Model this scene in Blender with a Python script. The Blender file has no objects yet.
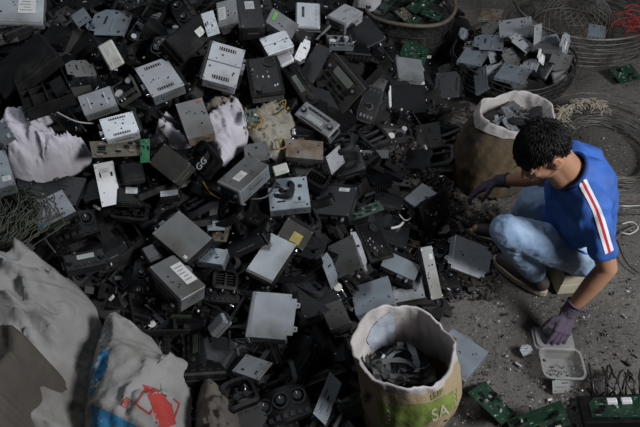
import bpy, bmesh, math, random
import numpy as np
from mathutils import Vector, Matrix, Euler, noise
from mathutils.bvhtree import BVHTree

random.seed(11)
rng = np.random.RandomState(5)
SC = bpy.context.scene
COL = SC.collection
PI = math.pi

# ------------------------------------------------------------------ camera
CH = 2.2; PITCH = math.radians(47.0); FPX = 628.0
FW = Vector((0, math.cos(PITCH), -math.sin(PITCH)))
RT = Vector((1, 0, 0)); UP = Vector((0, math.sin(PITCH), math.cos(PITCH)))
CAM = Vector((0, 0, CH))
cd = bpy.data.cameras.new('camera'); cam = bpy.data.objects.new('camera', cd); COL.objects.link(cam)
cam.location = CAM; cam.rotation_euler = (math.radians(90) - PITCH, 0, 0)
cd.sensor_width = 36; cd.lens = 36 * FPX / 640.0; cd.clip_start = 0.05
SC.camera = cam

def ray(px, py):
    return FW + RT * ((px - 320) / FPX) + UP * ((213.5 - py) / FPX)
def at(px, py, z):
    """point of the place seen at a spot of the photo, at height z"""
    d = ray(px, py)
    return CAM + d * ((z - CH) / d.z)
def proj(p):
    v = Vector(p) - CAM; w = v.dot(FW)
    return (320 + FPX * v.dot(RT) / w, 213.5 - FPX * v.dot(UP) / w)

# ------------------------------------------------------------------ materials
MATS = {}
def mat(name, col, rough=0.6, metal=0.0, var=0.25, scale=18.0, bump=0.0, dirt=None, dirt_amt=0.0, spec=0.5, alpha=None, col2=None, bscale=None, trans=0.0):
    m = bpy.data.materials.new(name); m.use_nodes = True
    nt = m.node_tree; b = nt.nodes['Principled BSDF']
    b.inputs['Roughness'].default_value = rough; b.inputs['Metallic'].default_value = metal
    b.inputs['Specular IOR Level'].default_value = spec
    tc = nt.nodes.new('ShaderNodeTexCoord')
    n = nt.nodes.new('ShaderNodeTexNoise'); n.inputs['Scale'].default_value = scale; n.inputs['Detail'].default_value = 6
    nt.links.new(tc.outputs['Object'], n.inputs['Vector'])
    r = nt.nodes.new('ShaderNodeValToRGB')
    c2 = col2 or tuple(c * (1 - var) for c in col)
    r.color_ramp.elements[0].position = 0.35; r.color_ramp.elements[0].color = (*c2, 1)
    r.color_ramp.elements[1].position = 0.65; r.color_ramp.elements[1].color = (*col, 1)
    nt.links.new(n.outputs['Fac'], r.inputs['Fac'])
    out = r.outputs['Color']
    if dirt:
        n2 = nt.nodes.new('ShaderNodeTexNoise'); n2.inputs['Scale'].default_value = scale * 0.45; n2.inputs['Detail'].default_value = 8
        nt.links.new(tc.outputs['Object'], n2.inputs['Vector'])
        r2 = nt.nodes.new('ShaderNodeValToRGB')
        r2.color_ramp.elements[0].position = 0.62 - dirt_amt * 0.35; r2.color_ramp.elements[0].color = (0, 0, 0, 1)
        r2.color_ramp.elements[1].position = 0.78 - dirt_amt * 0.3; r2.color_ramp.elements[1].color = (1, 1, 1, 1)
        nt.links.new(n2.outputs['Fac'], r2.inputs['Fac'])
        mx = nt.nodes.new('ShaderNodeMix'); mx.data_type = 'RGBA'
        nt.links.new(r2.outputs['Color'], mx.inputs['Factor']); nt.links.new(out, mx.inputs['A'])
        mx.inputs['B'].default_value = (*dirt, 1); out = mx.outputs['Result']
    nt.links.new(out, b.inputs['Base Color'])
    if bump:
        bp = nt.nodes.new('ShaderNodeBump'); bp.inputs['Strength'].default_value = bump; bp.inputs['Distance'].default_value = 0.01
        n3 = nt.nodes.new('ShaderNodeTexNoise'); n3.inputs['Scale'].default_value = bscale or scale * 3; n3.inputs['Detail'].default_value = 5
        nt.links.new(tc.outputs['Object'], n3.inputs['Vector'])
        nt.links.new(n3.outputs['Fac'], bp.inputs['Height']); nt.links.new(bp.outputs['Normal'], b.inputs['Normal'])
    if trans:
        b.inputs['Transmission Weight'].default_value = trans
    MATS[name] = m
    return m

mat('steel', (.27, .29, .31), .42, .4, .3, 9, dirt=(.09, .085, .075), dirt_amt=.32)
mat('steel_bright', (.43, .45, .475), .42, .3, .15, 14, dirt=(.2, .2, .2), dirt_amt=.12)
mat('steel_blue', (.26, .30, .335), .44, .4, .3, 8, dirt=(.08, .08, .08), dirt_amt=.28)
mat('steel_dull', (.135, .14, .14), .5, .3, .3, 12, dirt=(.06, .055, .045), dirt_amt=.4)
mat('steel_dark', (.026, .028, .032), .4, .4, .3, 12, dirt=(.02, .02, .02), dirt_amt=.3)
mat('chrome', (.7, .7, .72), .2, .8, .05)
mat('rusty', (.17, .12, .085), .8, .1, .5, 25, bump=.3, dirt=(.16, .16, .15), dirt_amt=.4)
mat('cream', (.5, .5, .46), .55, 0, .12, 20, dirt=(.25, .24, .2), dirt_amt=.15)
mat('white_paint', (.72, .73, .75), .45, .1, .08, 20)
mat('black', (.0065, .0065, .007), .45, 0, .4, 20, dirt=(.02, .019, .017), dirt_amt=.12, spec=.2)
mat('black_gloss', (.006, .006, .0065), .38, 0, .2, 20, dirt=(.02, .019, .018), dirt_amt=.1)
mat('black_dusty', (.0125, .0125, .013), .7, 0, .4, 16, bump=.15, dirt=(.03, .029, .026), dirt_amt=.25, spec=.15)
mat('charcoal', (.016, .0165, .019), .5, 0, .3, 18, dirt=(.04, .037, .033), dirt_amt=.2, spec=.25)
mat('grey_plastic', (.17, .18, .19), .5, 0, .2, 18, dirt=(.08, .075, .065), dirt_amt=.2)
mat('taupe_panel', (.052, .049, .045), .5, .1, .3, 18, dirt=(.025, .022, .02), dirt_amt=.3, spec=.3)
mat('hole', (.004, .004, .004), .8, 0, 0)
mat('paper', (.58, .58, .56), .8, 0, .1, 40)
mat('paper_yellow', (.35, .28, .05), .8, 0, .2, 40)
mat('ink', (.2, .2, .2), .8, 0, 0)
mat('red', (.45, .03, .03), .6, 0, .1)
mat('green_tag', (.12, .4, .03), .6, 0, .1)
mat('blue_tag', (.02, .16, .35), .6, 0, .1)
mat('pcb', (.008, .036, .018), .45, 0, .4, 40, dirt=(.03, .05, .03), dirt_amt=.3)
mat('pcb_bright', (.04, .2, .09), .45, 0, .3, 40)
mat('pcb_brown', (.10, .085, .06), .6, 0, .3, 40)
mat('copper', (.35, .09, .03), .4, .5, .3, 60)
mat('lcd', (.05, .06, .04), .2, 0, .1)
mat('lcd_grey', (.16, .165, .15), .3, 0, .1)
mat('glass', (.02, .02, .022), .06, 0, .1)
mat('wire_grey', (.16, .16, .15), .5, .4, .3, 20, dirt=(.05, .035, .02), dirt_amt=.4)
mat('wire_dark', (.035, .034, .032), .5, .4, .3, 20)
mat('cable_black', (.012, .012, .012), .4, 0, .1)
mat('cable_white', (.5, .5, .47), .5, 0, .1)
mat('cable_yellow', (.24, .16, .03), .5, 0, .1)
mat('cable_olive', (.065, .07, .048), .6, 0, .4, 30)
mat('rope', (.36, .32, .25), .9, 0, .3, 60)
mat('red_string', (.35, .03, .03), .6, 0, .3)
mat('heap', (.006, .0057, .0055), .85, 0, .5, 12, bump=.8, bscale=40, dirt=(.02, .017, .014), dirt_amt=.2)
mat('shard_dark', (.012, .012, .012), .6, 0, .4, 5)
mat('soil', (.035, .026, .019), .9, 0, .4, 5)
mat('shard_grey', (.06, .06, .06), .55, .1, .4, 5)
mat('shard_light', (.4, .4, .4), .5, .1, .3, 5)
mat('skin', (.36, .185, .11), .5, 0, .12, 8, bump=.05)
mat('skin_dark', (.18, .08, .05), .5, 0, .1)
mat('hair', (.005, .0045, .004), .55, 0, .3, 60, spec=.25)
mat('shirt', (.028, .115, .44), .75, 0, .3, 6, bump=.25, bscale=22)
mat('shirt_collar', (.012, .05, .22), .8, 0, .2, 10)
mat('stripe_white', (.75, .75, .78), .8, 0, .08)
mat('stripe_red', (.5, .02, .03), .8, 0, .1)
mat('jeans', (.36, .47, .62), .85, 0, .4, 7, bump=.35, bscale=60, col2=(.17, .26, .40))
mat('glove', (.085, .062, .10), .9, 0, .3, 40, bump=.4, bscale=150)
mat('shoe', (.05, .035, .035), .7, 0, .3)
mat('shoe_sole', (.42, .36, .28), .7, 0, .2)
mat('eye_white', (.2, .19, .18), .3, 0, 0)
mat('lip', (.2, .075, .06), .5, 0, 0)
mat('wood', (.5, .45, .34), .75, 0, .3, 9, bump=.2, dirt=(.2, .17, .11), dirt_amt=.25)
mat('clear_plastic', (.36, .36, .35), .3, 0, .15, 10)
MATS['clear_plastic'].node_tree.nodes['Principled BSDF'].inputs['Alpha'].default_value = .5
for nm, c, d, am in (('sack_white', (.47, .44, .43), (.26, .24, .225), .35), ('sack_tan', (.36, .28, .17), (.22, .17, .1), .35),
                 ('sack_brown', (.13, .095, .055), (.05, .04, .03), .5), ('cloth_lilac', (.50, .48, .53), (.34, .32, .34), .3),
                 ('cloth_grey', (.42, .42, .44), (.2, .19, .18), .3), ('bag_white', (.25, .245, .24), (.14, .13, .115), .35),
                 ('brown_shaded', (.085, .074, .062), (.06, .052, .044), .4), ('cloth_beige', (.27, .25, .21), (.14, .12, .09), .4), ('sack_green', (.19, .25, .055), (.12, .15, .05), .3),  # brown darkened to hold the shade of the sack's fold; grey cloth shares it
                 ('print_blue', (.03, .17, .34), (.02, .1, .2), .3), ('print_red', (.33, .04, .035), (.25, .04, .04), .3), ('print_pale', (.5, .47, .33), (.4, .36, .25), .3),
                 ('print_black', (.03, .03, .03), (.06, .05, .04), .3), ('print_light_blue', (.36, .40, .46), (.3, .34, .4), .3)):
    mat(nm, c, .8, 0, .2, 9, bump=.9, bscale=15, dirt=d, dirt_amt=am, spec=.3)
m = mat('floor', (.115, .106, .097), .85, 0, .45, 2.6, bump=1.0, bscale=42, dirt=(.035, .031, .027), dirt_amt=.38, spec=.25)
nt = m.node_tree; b = nt.nodes['Principled BSDF']
v = nt.nodes.new('ShaderNodeTexVoronoi'); v.inputs['Scale'].default_value = 75
tc = nt.nodes.new('ShaderNodeTexCoord'); nt.links.new(tc.outputs['Object'], v.inputs['Vector'])
n4 = nt.nodes.new('ShaderNodeTexNoise'); n4.inputs['Scale'].default_value = 5; nt.links.new(tc.outputs['Object'], n4.inputs['Vector'])
mt = nt.nodes.new('ShaderNodeMath'); mt.operation = 'MULTIPLY_ADD'; nt.links.new(n4.outputs['Fac'], mt.inputs[0]); mt.inputs[1].default_value = .35; mt.inputs[2].default_value = .02
ls = nt.nodes.new('ShaderNodeMath'); ls.operation = 'LESS_THAN'; nt.links.new(v.outputs['Distance'], ls.inputs[0]); nt.links.new(mt.outputs[0], ls.inputs[1])
old = b.inputs['Base Color'].links[0].from_socket
mx = nt.nodes.new('ShaderNodeMix'); mx.data_type = 'RGBA'; nt.links.new(ls.outputs[0], mx.inputs['Factor'])
nt.links.new(old, mx.inputs['A'])
wn = nt.nodes.new('ShaderNodeValToRGB'); wn.color_ramp.elements[0].color = (.03, .028, .026, 1); wn.color_ramp.elements[1].color = (.26, .25, .24, 1)
wn.color_ramp.elements[0].position = .45; wn.color_ramp.elements[1].position = .9
sx = nt.nodes.new('ShaderNodeSeparateColor'); nt.links.new(v.outputs['Color'], sx.inputs['Color']); nt.links.new(sx.outputs[0], wn.inputs['Fac'])
nt.links.new(wn.outputs['Color'], mx.inputs['B']); nt.links.new(mx.outputs['Result'], b.inputs['Base Color'])

# ------------------------------------------------------------------ mesh builder
class MB:
    def __init__(s): s.v = []; s.f = []; s.m = []; s.ms = []; s.sm = []
    def mi(s, name):
        if name not in s.ms: s.ms.append(name)
        return s.ms.index(name)
    def add(s, vs, fs, m, smooth=False, M=None):
        k = len(s.v); i = s.mi(m)
        for p in vs:
            p = Vector(p); s.v.append(tuple(M @ p) if M else tuple(p))
        for f in fs: s.f.append(tuple(k + j for j in f)); s.m.append(i); s.sm.append(smooth)
        return s
    def box(s, c, d, m, M=None, ch=0.0):
        x, y, z = c; a, b_, e = d[0] / 2, d[1] / 2, d[2] / 2
        T = Matrix.Translation(Vector(c)) @ (M or Matrix())
        if ch <= 0:
            vs = [(i * a, j * b_, k * e) for k in (-1, 1) for j in (-1, 1) for i in (-1, 1)]
            fs = [(0, 2, 3, 1), (4, 5, 7, 6), (0, 1, 5, 4), (2, 6, 7, 3), (0, 4, 6, 2), (1, 3, 7, 5)]
            return s.add(vs, fs, m, False, T)
        ch = min(ch, a * .8, b_ * .8, e * .8)
        vs = []
        for zz, ins in ((-e, ch), (-e + ch, 0), (e - ch, 0), (e, ch)):
            A, B = a - ins, b_ - ins
            c2 = ch if ins == 0 else ch * .6
            vs += [(-A + c2, -B, zz), (A - c2, -B, zz), (A, -B + c2, zz), (A, B - c2, zz), (A - c2, B, zz), (-A + c2, B, zz), (-A, B - c2, zz), (-A, -B + c2, zz)]
        fs = [tuple(range(7, -1, -1)), tuple(range(24, 32))]
        for r in range(3):
            for i in range(8): fs.append((r * 8 + i, r * 8 + (i + 1) % 8, r * 8 + 8 + (i + 1) % 8, r * 8 + 8 + i))
        return s.add(vs, fs, m, False, T)
    def cyl(s, c, r, h, m, M=None, n=14, r2=None, smooth=True):
        r2 = r if r2 is None else r2
        T = Matrix.Translation(Vector(c)) @ (M or Matrix())
        vs = [(r * math.cos(2 * PI * i / n), r * math.sin(2 * PI * i / n), -h / 2) for i in range(n)] + [(r2 * math.cos(2 * PI * i / n), r2 * math.sin(2 * PI * i / n), h / 2) for i in range(n)]
        s.add(vs, [(i, (i + 1) % n, n + (i + 1) % n, n + i) for i in range(n)], m, smooth, T)
        return s.add(vs, [tuple(range(n - 1, -1, -1)), tuple(range(n, 2 * n))], m, False, T)
    def ring(s, c, ro, ri, h, m, M=None, n=24):
        T = Matrix.Translation(Vector(c)) @ (M or Matrix()); vs = []
        for rr, zz in ((ro, -h / 2), (ro, h / 2), (ri, h / 2), (ri, -h / 2)):
            vs += [(rr * math.cos(2 * PI * i / n), rr * math.sin(2 * PI * i / n), zz) for i in range(n)]
        fs = []
        for k in range(4):
            for i in range(n):
                a = k * n + i; b_ = k * n + (i + 1) % n; c_ = ((k + 1) % 4) * n + (i + 1) % n; d = ((k + 1) % 4) * n + i
                fs.append((a, b_, c_, d))
        return s.add(vs, fs, m, False, T)
    def prism(s, pts, z0, z1, m, M=None):
        n = len(pts)
        ar = sum(pts[i][0] * pts[(i + 1) % n][1] - pts[(i + 1) % n][0] * pts[i][1] for i in range(n))
        if ar < 0: pts = pts[::-1]
        vs = [(p[0], p[1], z0) for p in pts] + [(p[0], p[1], z1) for p in pts]
        return s.add(vs, [tuple(range(n - 1, -1, -1)), tuple(range(n, 2 * n))] + [(i, (i + 1) % n, n + (i + 1) % n, n + i) for i in range(n)], m, False, M)
    def tube(s, pts, r, m, n=6, closed=False, M=None):
        P = [Vector(p) for p in pts]; N = len(P)
        rs = r if isinstance(r, (list, tuple)) else [r] * N
        vs = []; prev = None
        for i in range(N):
            a = P[(i - 1) % N] if (i > 0 or closed) else P[i]; b_ = P[(i + 1) % N] if (i < N - 1 or closed) else P[i]
            t = (b_ - a)
            if t.length < 1e-9: t = Vector((0, 0, 1))
            t.normalize()
            if prev is None:
                u = t.orthogonal().normalized()
            else:
                u = prev - t * prev.dot(t)
                u = u.normalized() if u.length > 1e-6 else t.orthogonal().normalized()
            prev = u; w = t.cross(u)
            for k in range(n):
                an = 2 * PI * k / n; vs.append(P[i] + (u * math.cos(an) + w * math.sin(an)) * rs[i])
        fs = []
        for i in range(N if closed else N - 1):
            for k in range(n):
                a = i * n + k; b_ = i * n + (k + 1) % n; j = (i + 1) % N
                fs.append((a, b_, j * n + (k + 1) % n, j * n + k))
        if not closed: fs += [tuple(range(n - 1, -1, -1)), tuple(range((N - 1) * n, N * n))]
        return s.add(vs, fs, m, True, M)
    def build(s, name, parent=None, matrix=None):
        me = bpy.data.meshes.new(name); me.from_pydata(s.v, [], s.f)
        for q in s.ms: me.materials.append(MATS[q])
        me.polygons.foreach_set('material_index', s.m); me.polygons.foreach_set('use_smooth', s.sm)
        me.update()
        o = bpy.data.objects.new(name, me); COL.objects.link(o)
        if parent: o.parent = parent
        if matrix is not None: o.matrix_world = matrix
        return o

def tag(o, label, cat, group=None, kind=None):
    o['label'] = label; o['category'] = cat
    if group: o['group'] = group
    if kind: o['kind'] = kind
    return o
def thing(name, label, cat, M=None, group=None):
    o = bpy.data.objects.new(name, None); COL.objects.link(o); o.empty_display_size = .05
    if M is not None: o.matrix_world = M
    return tag(o, label, cat, group)
CHILD = {}
def copy_tree(o, parent=None):
    c = o.copy(); COL.objects.link(c)
    if parent: c.parent = parent
    for ch in [q for q in bpy.data.objects if q.parent == o]: copy_tree(ch, c)
    return c
def text_mb(mb, body, M, size, m, depth=.0004):
    cu = bpy.data.curves.new('t', 'FONT'); cu.body = body; cu.size = size; cu.extrude = depth; cu.align_x = 'CENTER'; cu.align_y = 'CENTER'
    o = bpy.data.objects.new('t', cu); me = o.to_mesh()
    mb.add([v.co.copy() for v in me.vertices], [tuple(p.vertices) for p in me.polygons], m, False, M)
    o.to_mesh_clear(); bpy.data.objects.remove(o); bpy.data.curves.remove(cu)

# ------------------------------------------------------------------ the heap's height
ANCH = [(-60, 10, .88), (10, 10, .88), (120, 8, .85), (190, 8, .82), (250, 8, .77), (325, 15, .62), (385, 10, .3), (430, 5, .1), (480, 5, 0), (550, 5, 0), (640, 5, 0),
        (-60, 80, .82), (10, 75, .82), (110, 75, .8), (190, 75, .78), (268, 75, .72), (340, 80, .58), (385, 95, .4), (405, 60, .3), (440, 70, .08), (470, 60, 0), (600, 60, 0),
        (-60, 150, .74), (30, 140, .72), (120, 130, .7), (210, 130, .62), (270, 130, .56), (320, 150, .43), (365, 140, .25), (400, 150, .1), (440, 140, .0), (460, 110, 0), (500, 150, 0), (620, 140, 0),
        (-60, 210, .66), (50, 205, .6), (120, 200, .55), (183, 237, .45), (243, 180, .5), (300, 200, .38), (345, 205, .32), (395, 210, .2), (425, 200, .1), (460, 190, 0), (600, 220, 0), (480, 240, 0),
        (20, 260, .52), (100, 260, .45), (170, 285, .4), (230, 280, .34), (267, 316, .28), (300, 270, .3), (330, 320, .2), (350, 265, .25), (400, 270, .13), (430, 265, .04), (452, 260, 0), (420, 310, .02), (470, 330, 0), (520, 320, 0), (640, 320, 0),
        (-60, 350, .45), (60, 350, .42), (150, 380, .38), (220, 350, .3), (270, 390, .26), (320, 400, .16), (350, 380, .06), (400, 400, 0), (460, 427, 0), (560, 427, 0), (0, 440, .4), (150, 450, .34), (250, 450, .24), (320, 450, .12)]
AP = np.array([[*at(a, b_, z).xy, z] for a, b_, z in ANCH])
def pile_np(X, Y):
    s2 = .17 ** 2; W = 0; Z = 0
    for x, y, z in AP:
        d2 = (X - x) ** 2 + (Y - y) ** 2
        w = np.exp(-d2 / (2 * s2)) + 1e-5 / (d2 + .05); W = W + w; Z = Z + w * z
    return Z / W
def pile(x, y): return float(pile_np(np.array(x), np.array(y)))
def hit(px, py):
    """first point of the heap surface along the view ray"""
    d = ray(px, py); t0 = (1.05 - CH) / d.z; t1 = (-.0 - CH) / d.z
    ts = np.linspace(t0, t1, 160); X = d.x * ts; Y = d.y * ts; Zr = CH + d.z * ts
    k = np.nonzero(Zr <= pile_np(X, Y) + 1e-3)[0]
    t = ts[k[0]] if len(k) else t1
    return CAM + d * t

# ------------------------------------------------------------------ pose of a rectangular face
def solve(quad, dims=None, lift=.03, z0=None, n0=None, sn=.3):
    q = [tuple(map(float, p)) for p in quad]
    ar = sum(q[i][0] * q[(i + 1) % 4][1] - q[(i + 1) % 4][0] * q[i][1] for i in range(4))
    if ar > 0: q = [q[3], q[2], q[1], q[0]]
    cx = sum(p[0] for p in q) / 4; cy = sum(p[1] for p in q) / 4
    zc = (hit(min(max(cx, -30), 670), min(max(cy, -25), 450)).z + lift) if z0 is None else z0
    n = Vector(n0 or (0, -.3, .95)).normalized(); P = at(cx, cy, zc)
    W = []
    for a, b_ in q:
        d = ray(a, b_); W.append(CAM + d * ((P - CAM).dot(n) / d.dot(n)))
    X = (W[1] - W[0] + W[2] - W[3]); Y = (W[3] - W[0] + W[2] - W[1]); w = X.length / 2; d_ = Y.length / 2
    X.normalize(); Y = (Y - X * Y.dot(X)).normalized(); Z = X.cross(Y)
    if dims is None: dims = ((.18, .155) if w >= d_ else (.155, .18)) if min(w, d_) > .11 and max(w, d_) < .25 else (w, d_)
    R0 = np.array([[X.x, Y.x, Z.x], [X.y, Y.y, Z.y], [X.z, Y.z, Z.z]]); p0 = np.array(P); nn = np.array(n)
    B = np.array([list(RT), list(UP), list(FW)]); C = np.array(list(CAM)); Q = np.array(q)
    def rot(r):
        th = np.linalg.norm(r) + 1e-12; k = r / th; K = np.array([[0, -k[2], k[1]], [k[2], 0, -k[0]], [-k[1], k[0], 0]])
        return np.eye(3) + math.sin(th) * K + (1 - math.cos(th)) * K @ K
    def unpack(x): return p0 + x[:3], rot(x[3:6]) @ R0, math.exp(x[6]) * w, math.exp(x[7]) * d_
    def res(x):
        p, R, a, b_ = unpack(x)
        c = np.array([[-a, -b_, 0], [a, -b_, 0], [a, b_, 0], [-a, b_, 0]]) / 2
        v = (p + c @ R.T - C) @ B.T
        u = np.stack([320 + FPX * v[:, 0] / v[:, 2], 213.5 - FPX * v[:, 1] / v[:, 2]], 1)
        return np.concatenate([((u - Q) / 1.2).ravel(), [(p[2] - zc) / .05, math.log(a / dims[0]) / .16, math.log(b_ / dims[1]) / .16], (R[:, 2] - nn) / sn])
    x = np.zeros(8); lam = 1e-2; r = res(x); c = r @ r
    for it in range(40):
        J = np.stack([(res(x + np.eye(8)[i] * 1e-5) - r) / 1e-5 for i in range(8)], 1)
        dx = np.linalg.solve(J.T @ J + lam * np.eye(8), -J.T @ r); r2 = res(x + dx); c2 = r2 @ r2
        if c2 < c: x = x + dx; r = r2; c = c2; lam *= .4
        else: lam *= 4
    p, R, a, b_ = unpack(x)
    M = Matrix([[*R[0], p[0]], [*R[1], p[1]], [*R[2], p[2]], [0, 0, 0, 1]])
    return M, a, b_
def side(M, w, d, direction):
    best = None
    for nm, v in (('E', (w / 2, 0)), ('W', (-w / 2, 0)), ('N', (0, d / 2)), ('S', (0, -d / 2))):
        a = proj(M @ Vector((*v, 0))); o = proj(M @ Vector((0, 0, 0)))
        dx, dy = a[0] - o[0], a[1] - o[1]; L = math.hypot(dx, dy) + 1e-9
        s = {'R': dx, 'L': -dx, 'D': dy, 'U': -dy}[direction] / L
        if best is None or s > best[0]: best = (s, nm)
    return best[1]
def side_frame(w, d, s):
    """matrix whose x runs along the side, y up (local z), z outward; and the side's length"""
    if s == 'E': return Matrix(((0, 0, 1, w / 2), (1, 0, 0, 0), (0, 1, 0, 0), (0, 0, 0, 1))), d
    if s == 'W': return Matrix(((0, 0, -1, -w / 2), (-1, 0, 0, 0), (0, 1, 0, 0), (0, 0, 0, 1))), d
    if s == 'N': return Matrix(((-1, 0, 0, 0), (0, 0, 1, d / 2), (0, 1, 0, 0), (0, 0, 0, 1))), w
    return Matrix(((1, 0, 0, 0), (0, 0, -1, -d / 2), (0, 1, 0, 0), (0, 0, 0, 1))), w
# ------------------------------------------------------------------ scrap electronics, all in a local frame: face centre at 0, z outward
def R(*a): return random.uniform(*a)
def sticker(mb, x, y, z, a, b_, m='paper', ang=0):
    M = Matrix.Rotation(ang, 4, 'Z')
    mb.box((x, y, z), (a, b_, .0012), m, M)
    for k in range(5):
        o = M @ Vector((-a * .06 * (k % 3), b_ * (.32 - .16 * k), 0))
        mb.box((x + o.x, y + o.y, z + .0008), (a * (.74, .5, .62, .4, .66)[k], b_ * .045, .0004), 'ink', M)
def front_face(L, H, M, root, style='radio', sub=None):
    """front panel in matrix M: x along, y up, z outward, L by H, thickness .014"""
    fm = {'radio': 'black', 'gloss': 'black_gloss', 'grey': 'taupe_panel', 'silver': 'grey_plastic', 'dusty': 'black_dusty', 'charcoal': 'charcoal'}.get(style, 'black')
    a = MB(); a.box((0, 0, .007), (L, H, .014), fm, None, .003)
    a.box((0, 0, .0145), (L * .93, H * .84, .002), fm, None, .0008)
    a.v = [tuple(M @ Vector(p)) for p in a.v]; fp = a.build('faceplate', root)
    def sp(nm, f):
        q = MB(); f(q); q.v = [tuple(M @ Vector(p)) for p in q.v]; return q.build(nm, fp)
    wide = L / H
    if wide > 1.9:
        sp('display', lambda q: q.box((L * .03, H * .14, .0165), (L * .42, H * .30, .002), 'lcd' if style != 'grey' else 'lcd_grey', None, .0005))
        sp('disc_slot', lambda q: q.box((L * .03, H * .38, .0163), (L * .62, H * .05, .002), 'hole'))
        for s in (-1, 1): sp('knob', lambda q: (q.cyl((s * L * .38, -H * .02, .020), H * .17, .014, 'charcoal', n=16, r2=H * .15), q.cyl((s * L * .38, -H * .02, .0275), H * .10, .002, fm, n=16)))
        for i in range(6): sp('button', lambda q: q.box((-L * .24 + i * L * .105, -H * .28, .0172), (L * .085, H * .12, .004), 'charcoal' if i % 2 else 'black', None, .001))
    else:
        sp('display', lambda q: q.box((0, H * .22, .0165), (L * .5, H * .22, .002), 'lcd_grey' if style == 'grey' else 'lcd', None, .0005))
        sp('disc_slot', lambda q: q.box((0, H * .4, .0163), (L * .66, H * .035, .002), 'hole'))
        for s in (-1, 1):
            sp('knob', lambda q: (q.cyl((s * L * .36, H * .2, .021), L * .07, .014, 'charcoal', n=16), q.cyl((s * L * .36, H * .2, .0285), L * .035, .002, 'grey_plastic', n=10)))
        for j in range(3):
            for i in range(4): sp('button', lambda q: q.box((-L * .27 + i * L * .18, -H * (.02 + .15 * j), .0172), (L * .13, H * .08, .004), 'charcoal' if (i + j) % 2 else 'black', None, .001))
    return fp
def back_face(L, H, M, root, m):
    a = MB(); 
    a.box((-L * .25, 0, .006), (L * .3, H * .55, .012), 'black', None, .001)
    for i in range(4): a.box((-L * .35 + i * L * .065, 0, .0125), (L * .03, H * .3, .001), 'hole')
    a.v = [tuple(M @ Vector(p)) for p in a.v]; a.build('rear_connector', root)
    a = MB(); a.cyl((L * .3, H * .1, .006), H * .14, .012, 'chrome'); a.v = [tuple(M @ Vector(p)) for p in a.v]; a.build('aerial_socket', root)
    b_ = MB()
    for i in range(5): b_.box((L * (.02 + .035 * i), 0, .007), (L * .014, H * .8, .014), m)
    b_.v = [tuple(M @ Vector(p)) for p in b_.v]; b_.build('heat_sink', root)

def stereo(root, w, d, h, m='steel', front='S', style='radio', slots=2, label=None, holes=True, back=True, seed=0, flange=None, lid_m=None, two=False, ribs=False):
    rs = random.Random(seed)
    a = MB(); a.box((0, 0, -h / 2 - .001), (w * .985, d * .985, h - .002), m, None, .0025)
    for s in 'EWNS':                                     # holes and pressed lines on the flanks
        M, L = side_frame(w * .985, d * .985, s)
        for k in range(4): a.cyl(M @ Vector((L * rs.uniform(-.42, .42), -h * rs.uniform(.2, .8), .0003)), .0028, .001, 'hole', M.to_3x3().to_4x4(), n=8)
        a.box(M @ Vector((0, -h * .5, .0002)), (L * .5, h * .10, .001), 'steel_dull', M.to_3x3().to_4x4())
    a.build('chassis', root)
    lm = lid_m or m
    li = MB(); 
    if two:
        li.box((-w * .0, d * .255, .0018), (w, d * .47, .003), lm, None, .001); li.box((0, -d * .25, .0006), (w, d * .49, .003), lm, None, .001)
    else: li.box((0, 0, .0002), (w, d, .0022), lm, None, .0008)
    zt = .0035 if two else .0015
    if slots:
        for k in range(slots):
            yy = (d * .36 if k % 2 == 0 else -d * .36) if slots == 2 else -d * .36 + d * .72 * k / max(1, slots - 1)
            li.box((0, yy, zt), (w * .5, d * .085, .0008), 'hole' if slots == 2 else 'steel_dark')
            for i in range(7): li.box((-w * .21 + i * w * .07, yy, zt + .0006), (w * .02, d * .085, .0006), lm)
    if ribs:
        for i in (-1, 1): li.box((i * w * .25, 0, zt + .0006), (w * .05, d * .62, .003), 'steel_bright', None, .001)
    if holes:
        for k in range(6): li.cyl((rs.uniform(-.42, .42) * w, rs.uniform(-.28, .28) * d, zt + .0003), rs.uniform(.002, .0045), .0006, 'hole', n=10)
    for i in (-1, 1):
        for j in (-1, 1): li.cyl((i * w * .46, j * d * .45, zt + .0008), .003, .002, 'steel', n=8)
    li.build('lid', root)
    if label:
        b_ = MB(); x, y, a1, b1, mm = label; sticker(b_, x * w, y * d, zt + .001, a1 * w, b1 * d, mm, 0); b_.build('label_sticker', root)
    if front:
        M, L = side_frame(w * .985, d * .985, front); M = M @ Matrix.Translation((0, -h / 2, 0)); front_face(L * 1.03, h * 1.08, M, root, style)
        if back:
            op = {'E': 'W', 'W': 'E', 'N': 'S', 'S': 'N'}[front]
            M, L = side_frame(w * .985, d * .985, op); M = M @ Matrix.Translation((0, -h / 2, 0)); back_face(L, h, M, root, m)
    if flange:
        for s in flange:
            M, L = side_frame(w, d, s)
            q = MB(); q.box((0, .0, .010), (L * .8, .0015, .02), lm)
            for sg in (-1, 1):
                q.prism([(sg * L * .26 - .012, .018), (sg * L * .26 + .012, .018), (sg * L * .26 + .008, .034), (sg * L * .26 - .008, .034)], -.001, .001, lm, Matrix(((1, 0, 0, 0), (0, 0, 1, 0), (0, 1, 0, 0), (0, 0, 0, 1))))
                q.cyl((sg * L * .26, .0012, .026), .0035, .001, 'hole', Matrix.Rotation(PI / 2, 4, 'X'), n=8)
            q.v = [tuple(M @ Vector(p)) for p in q.v]; q.build('mounting_flange', root)

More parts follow.
